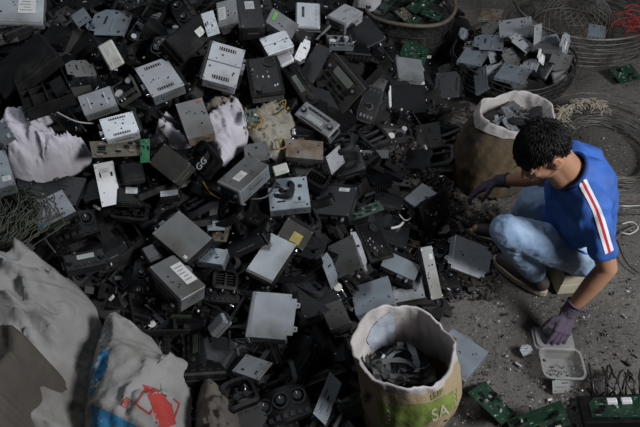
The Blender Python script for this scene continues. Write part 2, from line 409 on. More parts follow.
def face_unit(root, w, d, h, m='steel', style='radio', seed=0, fk='radio', **k):
    """seen from its front panel; body behind"""
    a = MB(); a.box((0, 0, -h / 2 - .012), (w * .93, d * .93, h), m, None, .003)
    for s in 'EWNS':
        M, L = side_frame(w * .93, d * .93, s)
        for i in range(5): a.cyl(M @ Vector((L * (-.4 + .2 * i), -h * .5 - .02, .0004)), .003, .001, 'hole', M.to_3x3().to_4x4(), n=8)
    a.build('chassis', root)
    L, H = (w, d) if w >= d else (d, w)
    M = Matrix.Translation((0, 0, -.014)) @ (Matrix() if w >= d else Matrix.Rotation(PI / 2, 4, 'Z'))
    if fk == 'radio':
        front_face(L, H, M, root, style)
        a = MB()
        for i in (-1, 1): a.box((i * L * .52, 0, -.004), (L * .06, H * .5, .004), 'black', None, .001)
        a.v = [tuple(M @ Vector(p)) for p in a.v]; a.build('mounting_ear', root)
    elif fk == 'oval':
        a = MB(); pts = []
        for i in range(32):
            an = 2 * PI * i / 32; c, s = math.cos(an), math.sin(an)
            pts.append((L / 2 * math.copysign(abs(c) ** .45, c), H / 2 * math.copysign(abs(s) ** .45, s)))
        a.prism(pts, 0, .016, {'grey': 'taupe_panel', 'charcoal': 'charcoal'}.get(style, 'black'))
        a.prism([(x * .92, y * .86) for x, y in pts], .016, .018, 'charcoal')
        a.v = [tuple(M @ Vector(p)) for p in a.v]; fp = a.build('faceplate', root)
        def sp(nm, f):
            q = MB(); f(q); q.v = [tuple(M @ Vector(p)) for p in q.v]; q.build(nm, fp)
        sp('knob', lambda q: (q.cyl((-L * .08, 0, .023), H * .15, .014, 'black', n=18), q.ring((-L * .08, 0, .021), H * .19, H * .16, .008, 'grey_plastic')))
        sp('disc_slot', lambda q: q.box((L * .2, 0, .0185), (L * .06, H * .62, .002), 'hole', Matrix.Rotation(0, 4, 'Z')))
        for i in range(4): sp('button', lambda q: q.box((-L * .34, -H * .27 + i * H * .18, .019), (L * .09, H * .12, .004), 'grey_plastic', None, .001))
        for i in range(3): sp('button', lambda q: q.box((L * .36, -H * .22 + i * H * .22, .019), (L * .07, H * .14, .004), 'taupe_panel', None, .001))
    elif fk == 'deck':                                      # black perforated control board with a round opening
        a = MB(); a.box((0, 0, -.004), (L, H, .016), 'black_dusty', None, .003); fp = a.build('faceplate', root) if False else None
        a.box((0, -H * .02, .005), (L * .9, H * .8, .002), 'black', None, .0005)
        a.v = [tuple(M @ Vector(p)) for p in a.v]; fp = a.build('faceplate', root)
        def sp(nm, f):
            q = MB(); f(q); q.v = [tuple(M @ Vector(p)) for p in q.v]; q.build(nm, fp)
        sp('round_opening', lambda q: (q.cyl((L * .33, -H * .2, .0065), H * .15, .002, 'hole', n=20), q.ring((L * .33, -H * .2, .008), H * .19, H * .15, .006, 'charcoal')))
        sp('knob', lambda q: q.cyl((-L * .36, H * .24, .012), H * .09, .014, 'charcoal', n=16))
        rs = random.Random(seed)
        for i in range(10): sp('contact_pad', lambda q: q.box((rs.uniform(-.35, .2) * L, rs.uniform(-.36, .36) * H, .0068), (L * .05, H * .035, .002), rs.choice(['grey_plastic', 'steel_bright', 'charcoal']), Matrix.Rotation(rs.uniform(-.5, .5), 4, 'Z')))
        for i in range(4): sp('button', lambda q: q.box((-L * .05 + i * L * .1, H * .36, .008), (L * .07, H * .07, .004), 'charcoal', None, .001))
    elif fk == 'screen':
        a = MB(); a.box((0, 0, .004), (L, H, .018), 'black', None, .004); a.v = [tuple(M @ Vector(p)) for p in a.v]; fp = a.build('faceplate', root)
        q = MB(); q.box((0, 0, .0135), (L * .8, H * .74, .002), 'glass', None, .0005); q.v = [tuple(M @ Vector(p)) for p in q.v]; q.build('screen', fp)
        q = MB(); q.box((-L * .53, 0, -.01), (L * .08, H * 1.02, .05), 'white_paint', None, .002); q.v = [tuple(M @ Vector(p)) for p in q.v]; q.build('metal_strip', root)

def plate(root, w, d, h, m='steel', seed=0, fl='EW', studs=False, sticker_=None, cut=2, thick=.0018, **k):
    """a pressed sheet cover with turned-down sides"""
    rs = random.Random(seed); a = MB()
    a.box((0, 0, -thick / 2), (w, d, thick), m, None, .0005)
    for x, y in ((-.42, -.4), (.42, -.4), (.42, .4), (-.42, .4), (rs.uniform(-.3, .3), -.2)): a.cyl((x * w, y * d, .0004), min(w, d) * .03, .001, 'hole', n=10)
    cells = [(-.27, .22), (.25, -.2), (.05, .24), (-.2, -.24), (.3, .2), (0, -.02), (-.3, 0)]; rs.shuffle(cells)
    for j in range(cut):
        x, y = cells[j % 7]; q = rs.choice([(.2, .05), (.07, .12), (.14, .04), (.1, .1)])
        a.box((x * w, y * d, .0004), (w * q[0], d * q[1], .001), 'hole')
        if j % 2: a.box((x * w, y * d - d * .11, .001), (w * .3, d * .03, .003), m, None, .001)
    a.build('sheet', root)
    for s in fl:
        M, L = side_frame(w, d, s); q = MB(); q.box((0, -h / 2, -.001), (L, h, .0018), m, None, .0005)
        for i in range(4): q.cyl((L * (-.36 + .24 * i), -h * .5, .0004), .0035, .001, 'hole', n=8)
        q.v = [tuple(M @ Vector(p)) for p in q.v]; q.build('turned_edge', root)
    if studs:
        M, L = side_frame(w, d, studs); q = MB()
        for i in range(3): q.cyl((L * (-.32 + .32 * i), -.008, .005), .006, .010, 'chrome', n=10)
        q.v = [tuple(M @ Vector(p)) for p in q.v]; q.build('stud_row', root)
    if sticker_:
        q = MB(); x, y, a1, b1, mm = sticker_; sticker(q, x * w, y * d, .0008, a1 * w, b1 * d, mm); q.build('label_sticker', root)

def casing(root, w, d, h, m='black', seed=0, label=None, rim=True, tray=False, **k):
    """moulded plastic housing; tray=True leaves it open"""
    a = MB()
    if tray:
        t = .006
        a.box((0, 0, -h + t / 2), (w, d, t), m, None, .001)
        for sx in (-1, 1): a.box((sx * (w / 2 - t / 2), 0, -h / 2), (t, d, h), m, None, .002)
        for sy in (-1, 1): a.box((0, sy * (d / 2 - t / 2), -h / 2), (w, t, h), m, None, .002)
        a.build('shell', root)
        q = MB()
        for i in range(3): q.box((-w * .3 + i * w * .3, 0, -h * .7), (t, d * .96, h * .5), m, None, .001)
        q.box((0, d * .1, -h * .7), (w * .95, t, h * .5), m, None, .001); q.build('inner_rib', root)
        q = MB()
        for sx in (-1, 1):
            for sy in (-1, 1): q.cyl((sx * w * .42, sy * d * .4, -h * .5), .009, h * .9, m, n=12); 
        q.build('screw_post', root)
    else:
        a.box((0, 0, -h / 2), (w, d, h), m, None, .006)
        for i in range(5): a.box((-w * .34 + w * .17 * i, -d * .34, .0008), (w * .1, d * .05, .003), m, None, .001)
        a.build('shell', root)
        q = MB(); q.box((0, 0, -h * .5), (w * 1.03, d * 1.03, h * .12), 'black_dusty', None, .002); q.build('seam_band', root)
        for s in ('E', 'N'):
            M, L = side_frame(w, d, s); q = MB()
            for i in range(6): q.box((-L * .35 + i * L * .14, -h * .5, .002), (L * .05, h * .5, .004), 'charcoal', None, .001)
            q.v = [tuple(M @ Vector(p)) for p in q.v]; q.build('vent_row', root)
    if label:
        q = MB(); x, y, a1, b1, mm = label; sticker(q, x * w, y * d, .0008, a1 * w, b1 * d, mm); q.build('label_sticker', root)

def bezel(root, w, d, h, m='black', seed=0, bars=1, letters=None, knobs=2, **k):
    """open frame of a dashboard trim, slightly curved outline"""
    rs = random.Random(seed); fr = min(w, d) * .13; a = MB()
    out = []; inn = []
    for i in range(28):
        an = 2 * PI * i / 28; c, s = math.cos(an), math.sin(an); e = .38
        px, py = math.copysign(abs(c) ** e, c), math.copysign(abs(s) ** e, s)
        bow = d * .06 * (1 - px * px)
        out.append((w / 2 * px, d / 2 * py + bow)); inn.append(((w / 2 - fr) * px, (d / 2 - fr) * py + bow))
    n = 28; vs = [(x, y, 0) for x, y in out] + [(x, y, .003) for x, y in inn] + [(x * 1.03, y * 1.03, -h) for x, y in out] + [(x, y, -h) for x, y in inn]
    fs = []
    for i in range(n):
        j = (i + 1) % n
        fs += [(i, j, n + j, n + i), (2 * n + i, 2 * n + j, j, i), (n + i, n + j, 3 * n + j, 3 * n + i), (3 * n + i, 3 * n + j, 2 * n + j, 2 * n + i)]
    a.add(vs, fs, m, False); a.build('frame', root)
    for b_ in range(bars):
        q = MB(); y = d * (-.12 + .3 * b_) if bars > 1 else -d * .08
        q.box((0, y, -h * .4), (w - fr * 1.2, fr * .9, h * .6), m, None, .002); q.build('cross_bar', root)
    for i in range(knobs):
        q = MB(); x = (i - (knobs - 1) / 2) * w * .3
        q.ring((x, -d * .08, .0), fr * .8, fr * .55, .012, 'charcoal'); q.cyl((x, -d * .08, .002), fr * .5, .012, 'black_gloss', n=14); q.build('knob', root)
    for i in range(4):
        q = MB(); q.box((w * (-.3 + .2 * i), d / 2 - fr * .4, .002), (w * .09, fr * .4, .004), 'charcoal', None, .001); q.build('button', root)
    if letters:
        q = MB(); text_mb(q, letters, Matrix.Translation((-w * .1, -d * .08, .012)), min(w, d) * .35, 'white_paint'); q.build('printed_letters', root)

def vent(root, w, d, h, m='black', seed=0, **k):
    bezel(root, w, d, h, m, seed, bars=0, knobs=0)
    for i in range(6):
        q = MB(); q.box((0, d * (-.32 + .128 * i), -h * .5), (w * .8, .003, h * .7), m, Matrix.Rotation(.5, 4, 'X')); q.build('louvre', root)
    q = MB(); q.box((0, 0, -.001), (.008, d * .7, .006), 'charcoal', None, .001); q.build('slider', root)

def control_panel(root, w, d, h, m='black', seed=0, **k):
    """long curved trim with round dials and a row of switches"""
    a = MB(); N = 14; vs = []; cr = .12
    for i in range(N + 1):
        t = i / N * 2 - 1; z = -t * t * w * cr
        for y, zz in ((-d / 2, z - h), (-d / 2, z), (d / 2, z), (d / 2, z - h)): vs.append((t * w / 2, y * (1 - .15 * t * t), zz))
    fs = []
    for i in range(N):
        for q in range(4): fs.append((i * 4 + q, i * 4 + (q + 1) % 4, i * 4 + 4 + (q + 1) % 4, i * 4 + 4 + q)[::-1])
    fs += [(0, 1, 2, 3), (N * 4 + 3, N * 4 + 2, N * 4 + 1, N * 4)]
    a.add(vs, fs, m); a.build('panel', root)
    for x in (-.33, 0, .33):
        q = MB(); z = -(2 * x) ** 2 * w * cr
        q.ring((x * w, d * .12, z + .002), d * .24, d * .19, .008, 'charcoal'); q.cyl((x * w, d * .12, z + .006), d * .15, .016, 'black_gloss', n=16, r2=d * .12); q.box((x * w, d * .18, z + .0145), (.002, d * .08, .001), 'white_paint'); q.build('dial', root)
    for i in range(7):
        x = -.42 + .14 * i; q = MB(); q.box((x * w, -d * .32, -(2 * x) ** 2 * w * cr + .002), (w * .09, d * .14, .006), 'charcoal', None, .001); q.build('switch', root)

def mechanism(root, w, d, h, m='steel', seed=0, **k):
    """bare disc mechanism: pressed tray, platter, rails, motor"""
    rs = random.Random(seed); a = MB(); a.box((0, 0, -h), (w, d, .002), m)
    for s in (-1, 1): a.box((s * w / 2, 0, -h / 2), (.002, d, h), m); a.box((0, s * d / 2, -h * .65), (w, .002, h * .7), m)
    a.build('tray', root)
    q = MB(); q.cyl((w * .1, 0, -h * .6), min(w, d) * .2, .004, 'steel_dark', n=24); q.cyl((w * .1, 0, -h * .4), .012, .010, 'black', n=14); q.build('platter', root)
    q = MB(); q.tube([(-w * .35, -d * .4, -h * .5), (-w * .35, d * .4, -h * .5)], .0025, 'chrome'); q.tube([(-w * .2, -d * .4, -h * .5), (-w * .2, d * .4, -h * .5)], .0025, 'chrome'); q.build('guide_rail', root)
    q = MB(); q.cyl((w * .33, d * .3, -h * .5), .013, h * .7, 'steel_bright', n=14); q.build('motor', root)
    q = MB(); q.box((0, -d * .3, -.002), (w, d * .16, .002), m)
    for i in range(6): q.cyl((w * (-.4 + .16 * i), -d * .3, -.0005), .004, .001, 'hole', n=8)
    q.build('bridge', root)
    q = MB(); q.cyl((-w * .3, 0, -h * .3), .016, .004, 'cream', n=16); q.build('gear', root); q = MB(); q.cyl((-w * .12, d * .3, -h * .3), .010, .004, 'black', n=12); q.build('gear', root)

def board(root, w, d, h, m='pcb', seed=0, chips=9, tall=.008, outline=None, **k):
    rs = random.Random(seed); a = MB()
    if outline: a.prism([(x * w, y * d) for x, y in outline], -.0018, 0, m)
    else: a.box((0, 0, -.0009), (w, d, .0018), m)
    for i in range(26): a.box((rs.uniform(-.42, .42) * w, rs.uniform(-.42, .42) * d, .0004), (w * rs.uniform(.01, .1), d * rs.uniform(.01, .04), .0005), rs.choice(['pcb_bright', 'steel', 'pcb_bright', 'steel_bright']))
    a.build('board', root)
    for i in range(chips):
        x, y = rs.uniform(-.38, .38) * w, rs.uniform(-.38, .38) * d; q = MB(); t = rs.random()
        if t < .5: q.box((x, y, tall * .2), (w * rs.uniform(.06, .16), d * rs.uniform(.08, .18), tall * .4), 'black', None, .0006); q.build('chip', root)
        elif t < .75: q.cyl((x, y, tall * .5), .0045, tall, rs.choice(['steel_bright', 'black']), n=10); q.build('capacitor', root)
        else: q.box((x, y, tall * .5), (w * .1, d * .07, tall), rs.choice(['grey_plastic', 'black', 'cream', 'black']), None, .0006); q.build('socket', root)

def bracket(root, w, d, h, m='steel', seed=0, **k):
    """angled sheet bracket with lugs and holes"""
    rs = random.Random(seed); a = MB(); t = .0018
    pts = [(-w / 2, -d / 2), (w * .2, -d / 2), (w * .28, -d * .38), (w / 2, -d * .3), (w / 2, d * .25), (w * .3, d / 2), (-w * .32, d / 2), (-w * .36, d * .3), (-w / 2, d * .28)]
    a.prism(pts, -t, 0, m)
    for x, y in ((-.36, -.36), (.1, -.38), (.38, -.1), (.2, .36), (-.24, .36)): a.cyl((x * w, y * d, .0003), min(w, d) * .045, .001, 'hole', n=10)
    a.box((w * .08, d * .12, .0004), (w * .3, d * .06, .001), 'hole'); a.box((-.1 * w, -d * .12, .0012), (w * .5, d * .05, .003), m, None, .001); a.build('sheet', root)
    q = MB(); q.box((-w * .08, -d / 2, -h / 2), (w * .8, t, h), m); q.build('turned_edge', root)
    q = MB(); q.box((w * .5, -d * .02, -h / 2), (t, d * .5, h), m); q.cyl((w * .5 + .001, 0, -h * .5), .004, .001, 'hole', Matrix.Rotation(PI / 2, 4, 'Y'), n=8); q.build('turned_edge', root)
    q = MB(); q.box((-w * .2, d * .53, .006), (w * .18, t, .016), m); q.build('lug', root)

KINDS = dict(stereo=stereo, face=face_unit, plate=plate, casing=casing, bezel=bezel, vent=vent, panel=control_panel, mech=mechanism, board=board, bracket=bracket)
NAMES = dict(stereo='car_stereo', face='car_stereo', plate='metal_cover', casing='plastic_housing', bezel='dashboard_surround', vent='air_vent', panel='dashboard_fascia', mech='disc_mechanism', board='circuit_board', bracket='metal_bracket')
TR = []          # traced things: (object, quad centre px, short name, quad)
def T(kind, quad, h, desc, cat, short=None, front=None, dims=None, lift=.03, z0=None, n0=None, name=None, back=True, sn=.3, z=0, studs=None, flange=None, **k):
    M, w, d = solve(quad, dims, lift, z0, n0, sn)
    root = thing(name or NAMES[kind], desc, cat, M @ Matrix.Translation((0, 0, z)))
    if kind == 'stereo': k.update(front=side(M, w, d, front) if front else None, back=back)
    if flange: k['flange'] = [side(M, w, d, q) for q in flange]
    if studs: k['studs'] = side(M, w, d, studs)
    if 'fl' in k: k['fl'] = [side(M, w, d, q) for q in k['fl']]
    KINDS[kind](root, w, d, h, seed=len(TR) * 7 + 3, **k)
    TR.append((root, (sum(p[0] for p in quad) / 4, sum(p[1] for p in quad) / 4), short or desc, quad))
    return root
# ------------------------------------------------------------------ the things that can be told apart in the heap
ST, SB, SL, SD, SK = 'steel', 'steel_bright', 'steel_blue', 'steel_dull', 'steel_dark'
CS = 'car stereo'
T('stereo', [(-9, -8), (46, -6), (42, 23), (-9, 21)], .05, 'grey metal car stereo with a big paper label in the top left corner', CS, 'labelled stereo in the top left corner', front='D', style='silver', m=ST, slots=0, label=(.18, .1, .34, .6, 'paper'), back=False)
T('bracket', [(87, 36), (96, 8), (133, 12), (121, 34)], .015, 'light grey ribbed metal bracket plate near the top left edge', 'bracket', 'ribbed bracket plate', m=SL, lift=.05)
T('plate', [(70, 17), (84, 6), (91, 20), (79, 27)], .02, 'small bent grey metal cover left of the ribbed bracket plate', 'metal cover', 'small bent cover', m=SL, lift=.05)
T('casing', [(96, 46), (111, 38), (124, 62), (110, 71)], .018, 'small cream plastic module with notched edges lying on black scrap', 'module', 'cream module', m='cream', dims=(.06, .1), lift=.07, label=(0, .1, .25, .3, 'paper'))
T('bracket', [(66, 78), (67, 60), (88, 61), (100, 75)], .02, 'curved grey metal strap bracket right of the black tray with a clear window', 'bracket', 'curved strap bracket', m=SD, lift=.04)
T('stereo', [(136, 68), (164, 58), (186, 84), (151, 98)], .045, 'silver car stereo with light top and curved black front, left of the two-plate stereo', CS, 'silver stereo with the curved black front', front='R', style='radio', m=SL, lid_m=SB, slots=2, lift=.06)
T('stereo', [(77, 97), (110, 86), (117, 105), (85, 116)], .04, 'grey metal stereo lid with two bright ribs above the blank silver stereo', CS, 'ribbed grey stereo', front=None, m=ST, slots=0, ribs=True, lift=.05)
T('mech', [(110, 86), (129, 74), (137, 91), (118, 104)], .03, 'dark metal disc mechanism joined to the right of the ribbed grey lid', 'disc mechanism', 'dark disc mechanism', m=SD, lift=.04)
T('stereo', [(99, 120), (132, 111), (140, 132), (106, 140)], .045, 'silver topped car stereo with two black slots above the broken green circuit board', CS, 'silver stereo with two black slots', front='R', m=SB, slots=2, lift=.05)
T('plate', [(93, 164), (113, 161), (121, 203), (103, 207)], .03, 'bright white narrow metal cover standing upright in black scrap', 'metal cover', 'bright white cover', m='white_paint', fl='R', dims=(.09, .18), lift=.05, sticker_=(0, .3, .5, .12, 'paper'))
T('board', [(90, 141), (140, 140), (146, 155), (92, 158)], .02, 'brown and grey ribbed circuit strip with chips above the white cover', 'circuit board', 'brown circuit strip', m='pcb_brown', chips=12, dims=(.2, .07), lift=.05)
T('board', [(141, 139), (149, 139), (149, 162), (141, 163)], .02, 'small bright green circuit board at the end of the brown circuit strip', 'circuit board', 'bright green board end', m='pcb_bright', chips=4, dims=(.04, .09), lift=.06)
T('casing', [(118, 163), (141, 160), (145, 180), (123, 182)], .03, 'black grained plastic housing between bright white cover and green board end', 'plastic housing', 'grained black housing', m='black_dusty', lift=.05)
T('plate', [(-6, 127), (4, 122), (16, 138), (3, 148)], .02, 'blue-grey metal panel with a round sticker at the left edge', 'metal cover', 'left edge panel', m=SL, lift=.08, sticker_=(.2, -.2, .2, .2, 'paper'))
T('stereo', [(-14, 152), (3, 152), (17, 182), (-8, 192)], .05, 'grey car stereo with pale oval sticker half under the white cloth on the left edge', CS, 'left edge stereo', front=None, m=SL, lid_m='steel_blue', slots=0, label=(.2, -.3, .4, .13, 'paper'), lift=.08)
T('stereo', [(26, 207), (61, 190), (77, 211), (38, 230)], .045, 'silver car stereo with slotted top and blue tag beside the olive wire bundle', CS, 'slotted silver stereo by the wire bundle', front='D', m=SB, lid_m=ST, slots=2, label=(-.42, -.42, .14, .18, 'blue_tag'), lift=.06)
T('stereo', [(176, 104), (201, 98), (216, 132), (187, 140)], .05, 'dirty rust-stained grey stereo case with red dot on the lilac cloth', CS, 'rust-stained stereo with a red dot', front=None, m='rusty', lid_m=SD, slots=0, label=(.3, .42, .12, .08, 'red'), lift=.07)
T('stereo', [(163, 143), (192, 164), (173, 183), (150, 163)], .06, 'plain brownish grey metal box left of the black frame with white letters', CS, 'plain brownish box', front=None, m='taupe_panel', slots=0, holes=False, lift=.06)
T('bezel', [(186, 161), (200, 134), (223, 166), (205, 180)], .02, 'black curved dashboard frame with white letters beside the lilac cloth', 'dashboard part', 'lettered black frame', letters='GG', knobs=0, bars=2, lift=.06)
T('stereo', [(219, 181), (246, 155), (270, 166), (241, 190)], .065, 'blue-grey stereo with two top labels and a silver open front, near heap centre', CS, 'two-label stereo', front='D', style='silver', m='steel_blue', lid_m=SD, slots=0, label=(-.15, .0, .32, .28, 'paper'), lift=.07)
T('plate', [(267, 180), (306, 176), (311, 207), (270, 211)], .04, 'blue-grey disc mechanism full of holes right of the two-label stereo', 'disc mechanism', 'blue-grey disc mechanism', m=SL, lift=.05, cut=7, name='disc_mechanism', fl='UDLR')
T('stereo', [(286, 139), (323, 141), (323, 161), (286, 156)], .035, 'rusty brown topped stereo on black box below the beige face panel', CS, 'rusty topped stereo', front='D', style='dusty', m='rusty', slots=0, dims=(.18, .09), lift=.06)
T('plate', [(325, 158), (341, 144), (343, 163), (333, 174)], .04, 'upright pale blue metal cover at the right end of the rusty stereo', 'metal cover', 'pale blue upright cover', m=SB, fl='L', cut=0, lift=.04, dims=(.1, .1))
T('face', [(295, 113), (305, 102), (341, 123), (327, 139)], .06, 'beige-grey stereo front with pale display and knob, above the rusty stereo', CS, 'beige stereo front', m='steel', style='silver', dims=(.075, .19), lift=.08)
T('face', [(366, 84), (386, 89), (372, 127), (355, 118)], .05, 'rounded taupe car stereo face with one knob and a disc slot', CS, 'rounded taupe stereo face', m=SK, fk='oval', style='grey', dims=(.09, .19), lift=.06)
T('face', [(389, 86), (427, 84), (425, 113), (393, 114)], .05, 'glossy black screen unit with a bright metal strip on its left edge', CS, 'glossy screen unit', fk='screen', m=SD, lift=.05)
T('stereo', [(398, 54), (421, 62), (425, 79), (401, 80)], .05, 'small lilac-grey metal box below the dark green circuit board', CS, 'lilac-grey metal box', front='L', style='silver', m=SB, lid_m=ST, slots=0, holes=False, dims=(.13, .11), lift=.05)
T('board', [(404, 39), (431, 48), (422, 66), (401, 55)], .02, 'dark green circuit board leaning above the lilac-grey metal box', 'circuit board', 'leaning green board', chips=3, lift=.07)
T('face', [(335, 48), (364, 92), (343, 111), (311, 82)], .07, 'large dark double-height stereo face with grey display and mounting frame, tilted', CS, 'large double-height stereo face', m=SK, style='grey', dims=(.2, .13), lift=.08)
T('stereo', [(316, 43), (333, 50), (312, 84), (299, 76)], .06, 'dark metallic stereo body left of the large double-height stereo face', CS, 'dark metallic body', front=None, m=SK, slots=0, holes=False, lift=.06)
T('stereo', [(328, 15), (345, 4), (363, 12), (347, 24)], .055, 'silver metal box with open front standing by the top edge', CS, 'silver box at the top edge', front='D', style='silver', m=SB, slots=0, dims=(.15, .13), label=(.15, .1, .25, .1, 'ink'), lift=.09)
T('casing', [(296, 27), (296, 1), (320, 3), (320, 28)], .04, 'cream-grey plastic disc loader box with cut-out top at the top edge', 'module', 'cream-grey loader box', m='steel_bright', label=(.1, .2, .4, .1, 'hole'), dims=(.13, .13), lift=.07)
T('stereo', [(260, 39), (284, 30), (295, 46), (267, 55)], .05, 'pale grey metal box split by a groove, above the perforated black deck', CS, 'pale grooved box', front=None, m=SB, slots=0, two=True, dims=(.14, .09), lift=.09)
T('casing', [(277, 58), (290, 51), (294, 59), (280, 67)], .02, 'small white plastic block below the pale grooved box', 'module', 'small white block', m='white_paint', dims=(.07, .05), lift=.07)
T('stereo', [(268, 24), (276, 9), (298, 25), (292, 39)], .05, 'grey stereo with a bright green tag on its edge near the top', CS, 'green-tagged stereo', front='L', style='silver', m=ST, slots=0, label=(.1, .42, .5, .12, 'green_tag'), lift=.08)
T('board', [(200, 14), (214, 10), (219, 33), (209, 37)], .02, 'pale mint green panel with small holes beside the big black unit', 'circuit board', 'pale mint panel', m='steel_bright', chips=3, lift=.09, name='control_board')
T('stereo', [(216, 4), (236, -3), (238, 23), (219, 27)], .05, 'grey metal stereo with white label at the top edge above the two-plate stereo', CS, 'grey stereo with a white label', front=None, m=ST, slots=0, label=(-.25, .0, .35, .5, 'paper'), lift=.07)
T('stereo', [(240, 28), (238, -3), (257, -4), (267, 27)], .07, 'dark stereo with chrome studs down its left edge and grey label', CS, 'studded dark stereo', front='L', style='gloss', m=SK, slots=0, label=(.2, 0, .25, .4, 'steel_bright'), lift=.08)
T('casing', [(163, 41), (202, 11), (213, 36), (188, 59)], .08, 'big matt black rectangular unit with a white square label', 'plastic housing', 'big black unit with a white label', m='black_dusty', label=(.22, -.05, .2, .28, 'paper'), dims=(.22, .15), lift=.11)
T('panel', [(148, 44), (160, 33), (178, 52), (168, 60)], .03, 'black curved front panel with yellow dots left of the big black unit', 'control panel', 'curved panel by the black unit', lift=.06)
T('stereo', [(213, 40), (245, 51), (236, 88), (202, 80)], .05, 'bright silver stereo whose lid is two stepped plates with dark slots', CS, 'two-plate silver stereo', front='L', style='gloss', m=SB, two=True, slots=2, lift=.09)
T('face', [(245, 56), (276, 54), (286, 90), (250, 97)], .05, 'black perforated stereo deck with round opening and scattered contacts', CS, 'perforated black deck', fk='deck', m=SD, dims=(.16, .19), lift=.08)
T('face', [(282, 68), (296, 62), (322, 97), (306, 109)], .05, 'narrow black stereo front with greenish display between two tilted stereos', CS, 'narrow greenish-display stereo', style='dusty', m=SK, dims=(.08, .2), lift=.06)
T('bracket', [(303, 38), (312, 42), (303, 63), (294, 58)], .02, 'narrow whitish metal bracket pointing at the dark metallic body', 'bracket', 'whitish bracket', m='white_paint', dims=(.045, .12), lift=.08)
T('mech', [(326, 34), (350, 34), (353, 46), (331, 44)], .03, 'blue-grey flat disc mechanism below the silver box at the top edge', 'disc mechanism', 'flat disc mechanism at the top', m=SL, dims=(.15, .1), lift=.06)
T('casing', [(-16, 72), (38, 31), (58, 56), (2, 98)], .05, 'large black moulded dashboard panel on the left below the corner stereo', 'plastic housing', 'large black dashboard panel', m='black_dusty', dims=(.28, .2), lift=.08)
T('casing', [(14, 74), (54, 58), (76, 94), (22, 110)], .05, 'large open black plastic tray with inner ribs on the left', 'plastic housing', 'large open black tray', m='black_dusty', tray=True, dims=(.24, .2), lift=.09)
T('plate', [(48, 84), (60, 74), (68, 92), (58, 96)], .006, 'small smoky clear plastic window lying in the large black tray', 'plastic window', 'smoky window piece', m='steel_dark', cut=0, fl='L', dims=(.06, .08), lift=.1, name='plastic_window')
T('stereo', [(180, 209), (211, 240), (187, 261), (151, 235)], .035, 'flat square grey metal stereo lid with two small white dots, near heap centre', CS, 'flat square grey stereo', front='R', m='steel', lid_m='steel_dull', slots=0, holes=False, label=(.4, -.4, .08, .08, 'paper'), lift=.1)
T('stereo', [(191, 261), (204, 246), (225, 250), (226, 265)], .04, 'pale blue stereo tucked under the right corner of the flat square stereo', CS, 'pale blue tucked stereo', front=None, m=SL, slots=0, label=(.42, .1, .1, .3, 'blue_tag'), lift=.06)
T('plate', [(206, 221), (224, 221), (224, 230), (209, 230)], .03, 'small pale blue metal strip right of the flat square stereo', 'metal cover', 'small pale strip', m=SL, lift=.05, dims=(.09, .05))
T('stereo', [(149, 266), (174, 256), (206, 285), (181, 301)], .065, 'grey stereo with a large white label on top above the printed sack', CS, 'large-label stereo', front='L', style='dusty', m=ST, lid_m='steel_dull', slots=0, label=(.25, 0, .42, .55, 'paper'), lift=.1)
T('casing', [(140, 247), (153, 243), (163, 256), (148, 263)], .04, 'dark metallic box corner left of the large-label stereo', 'plastic housing', 'dark box corner', m=SK, lift=.05)
T('stereo', [(246, 269), (272, 233), (296, 245), (273, 281)], .05, 'dark stereo with smooth satin lid leaning down left, right of heap centre', CS, 'satin-lidded stereo', front='D', style='gloss', m=SK, lid_m=ST, slots=0, holes=False, lift=.07)
T('stereo', [(278, 236), (287, 217), (314, 233), (302, 251)], .05, 'dark brownish stereo with a yellow label beside the satin-lidded stereo', CS, 'yellow-labelled stereo', front='U', style='dusty', m='taupe_panel', slots=0, label=(-.15, -.1, .5, .35, 'paper_yellow'), lift=.07)
T('stereo', [(325, 186), (356, 187), (350, 217), (312, 213)], .05, 'dark metallic trapezoid-looking stereo with a torn white sticker on its back edge', CS, 'dark stereo with a torn sticker', front='U', m=SK, slots=0, holes=False, label=(.15, .38, .3, .12, 'paper'), lift=.06)
T('board', [(344, 213), (380, 201), (383, 209), (350, 222)], .02, 'long narrow green circuit board on a bright metal edge', 'circuit board', 'long narrow green board', chips=12, tall=.01, dims=(.19, .06), lift=.09)
T('face', [(355, 222), (378, 221), (396, 253), (371, 263)], .04, 'black button board with bright specks between two bare metal units', CS, 'black button board', fk='deck', m=SK, dims=(.13, .19), lift=.06)
T('plate', [(330, 249), (350, 232), (363, 270), (334, 277)], .05, 'dark grey metal cover with bright right flange right of the yellow-labelled stereo', 'metal cover', 'dark cover with a bright flange', m=SD, fl='RL', cut=0, dims=(.15, .19), lift=.07)
T('bracket', [(349, 232), (357, 232), (369, 269), (361, 271)], .015, 'narrow bright metal bracket strip along the dark cover', 'bracket', 'bright bracket strip', m=SB, dims=(.04, .18), lift=.085)
T('bracket', [(320, 262), (329, 247), (339, 284), (332, 287)], .015, 'bright lugged bracket left of the dark cover with flange', 'bracket', 'lugged bracket', m=SL, lift=.06)
T('stereo', [(377, 262), (391, 254), (417, 262), (418, 285)], .04, 'smooth blue-grey curved metal lid left of the end-standing stereo', CS, 'smooth blue-grey lid', front='U', m=SL, slots=0, holes=False, lift=.06)
T('stereo', [(404, 198), (422, 184), (440, 194), (420, 212)], .04, 'light grey stereo with dark corner at the right edge of the heap', CS, 'light grey stereo at the heap edge', front='D', m=ST, slots=0, lift=.05)
T('face', [(422, 206), (445, 192), (452, 214), (428, 236)], .04, 'glossy black control unit with tiny bright dots at the right edge of the heap', CS, 'glossy black control unit', fk='deck', m=SK, dims=(.16, .14), lift=.06)
T('stereo', [(421, 247), (431, 246), (443, 296), (431, 302)], .05, 'silver stereo standing on end between the heap and the bare floor', CS, 'end-standing silver stereo', front=None, m='steel_dull', lid_m='steel_dull', slots=0, dims=(.05, .18), lift=.12, label=(.2, .3, .3, .1, 'paper'))
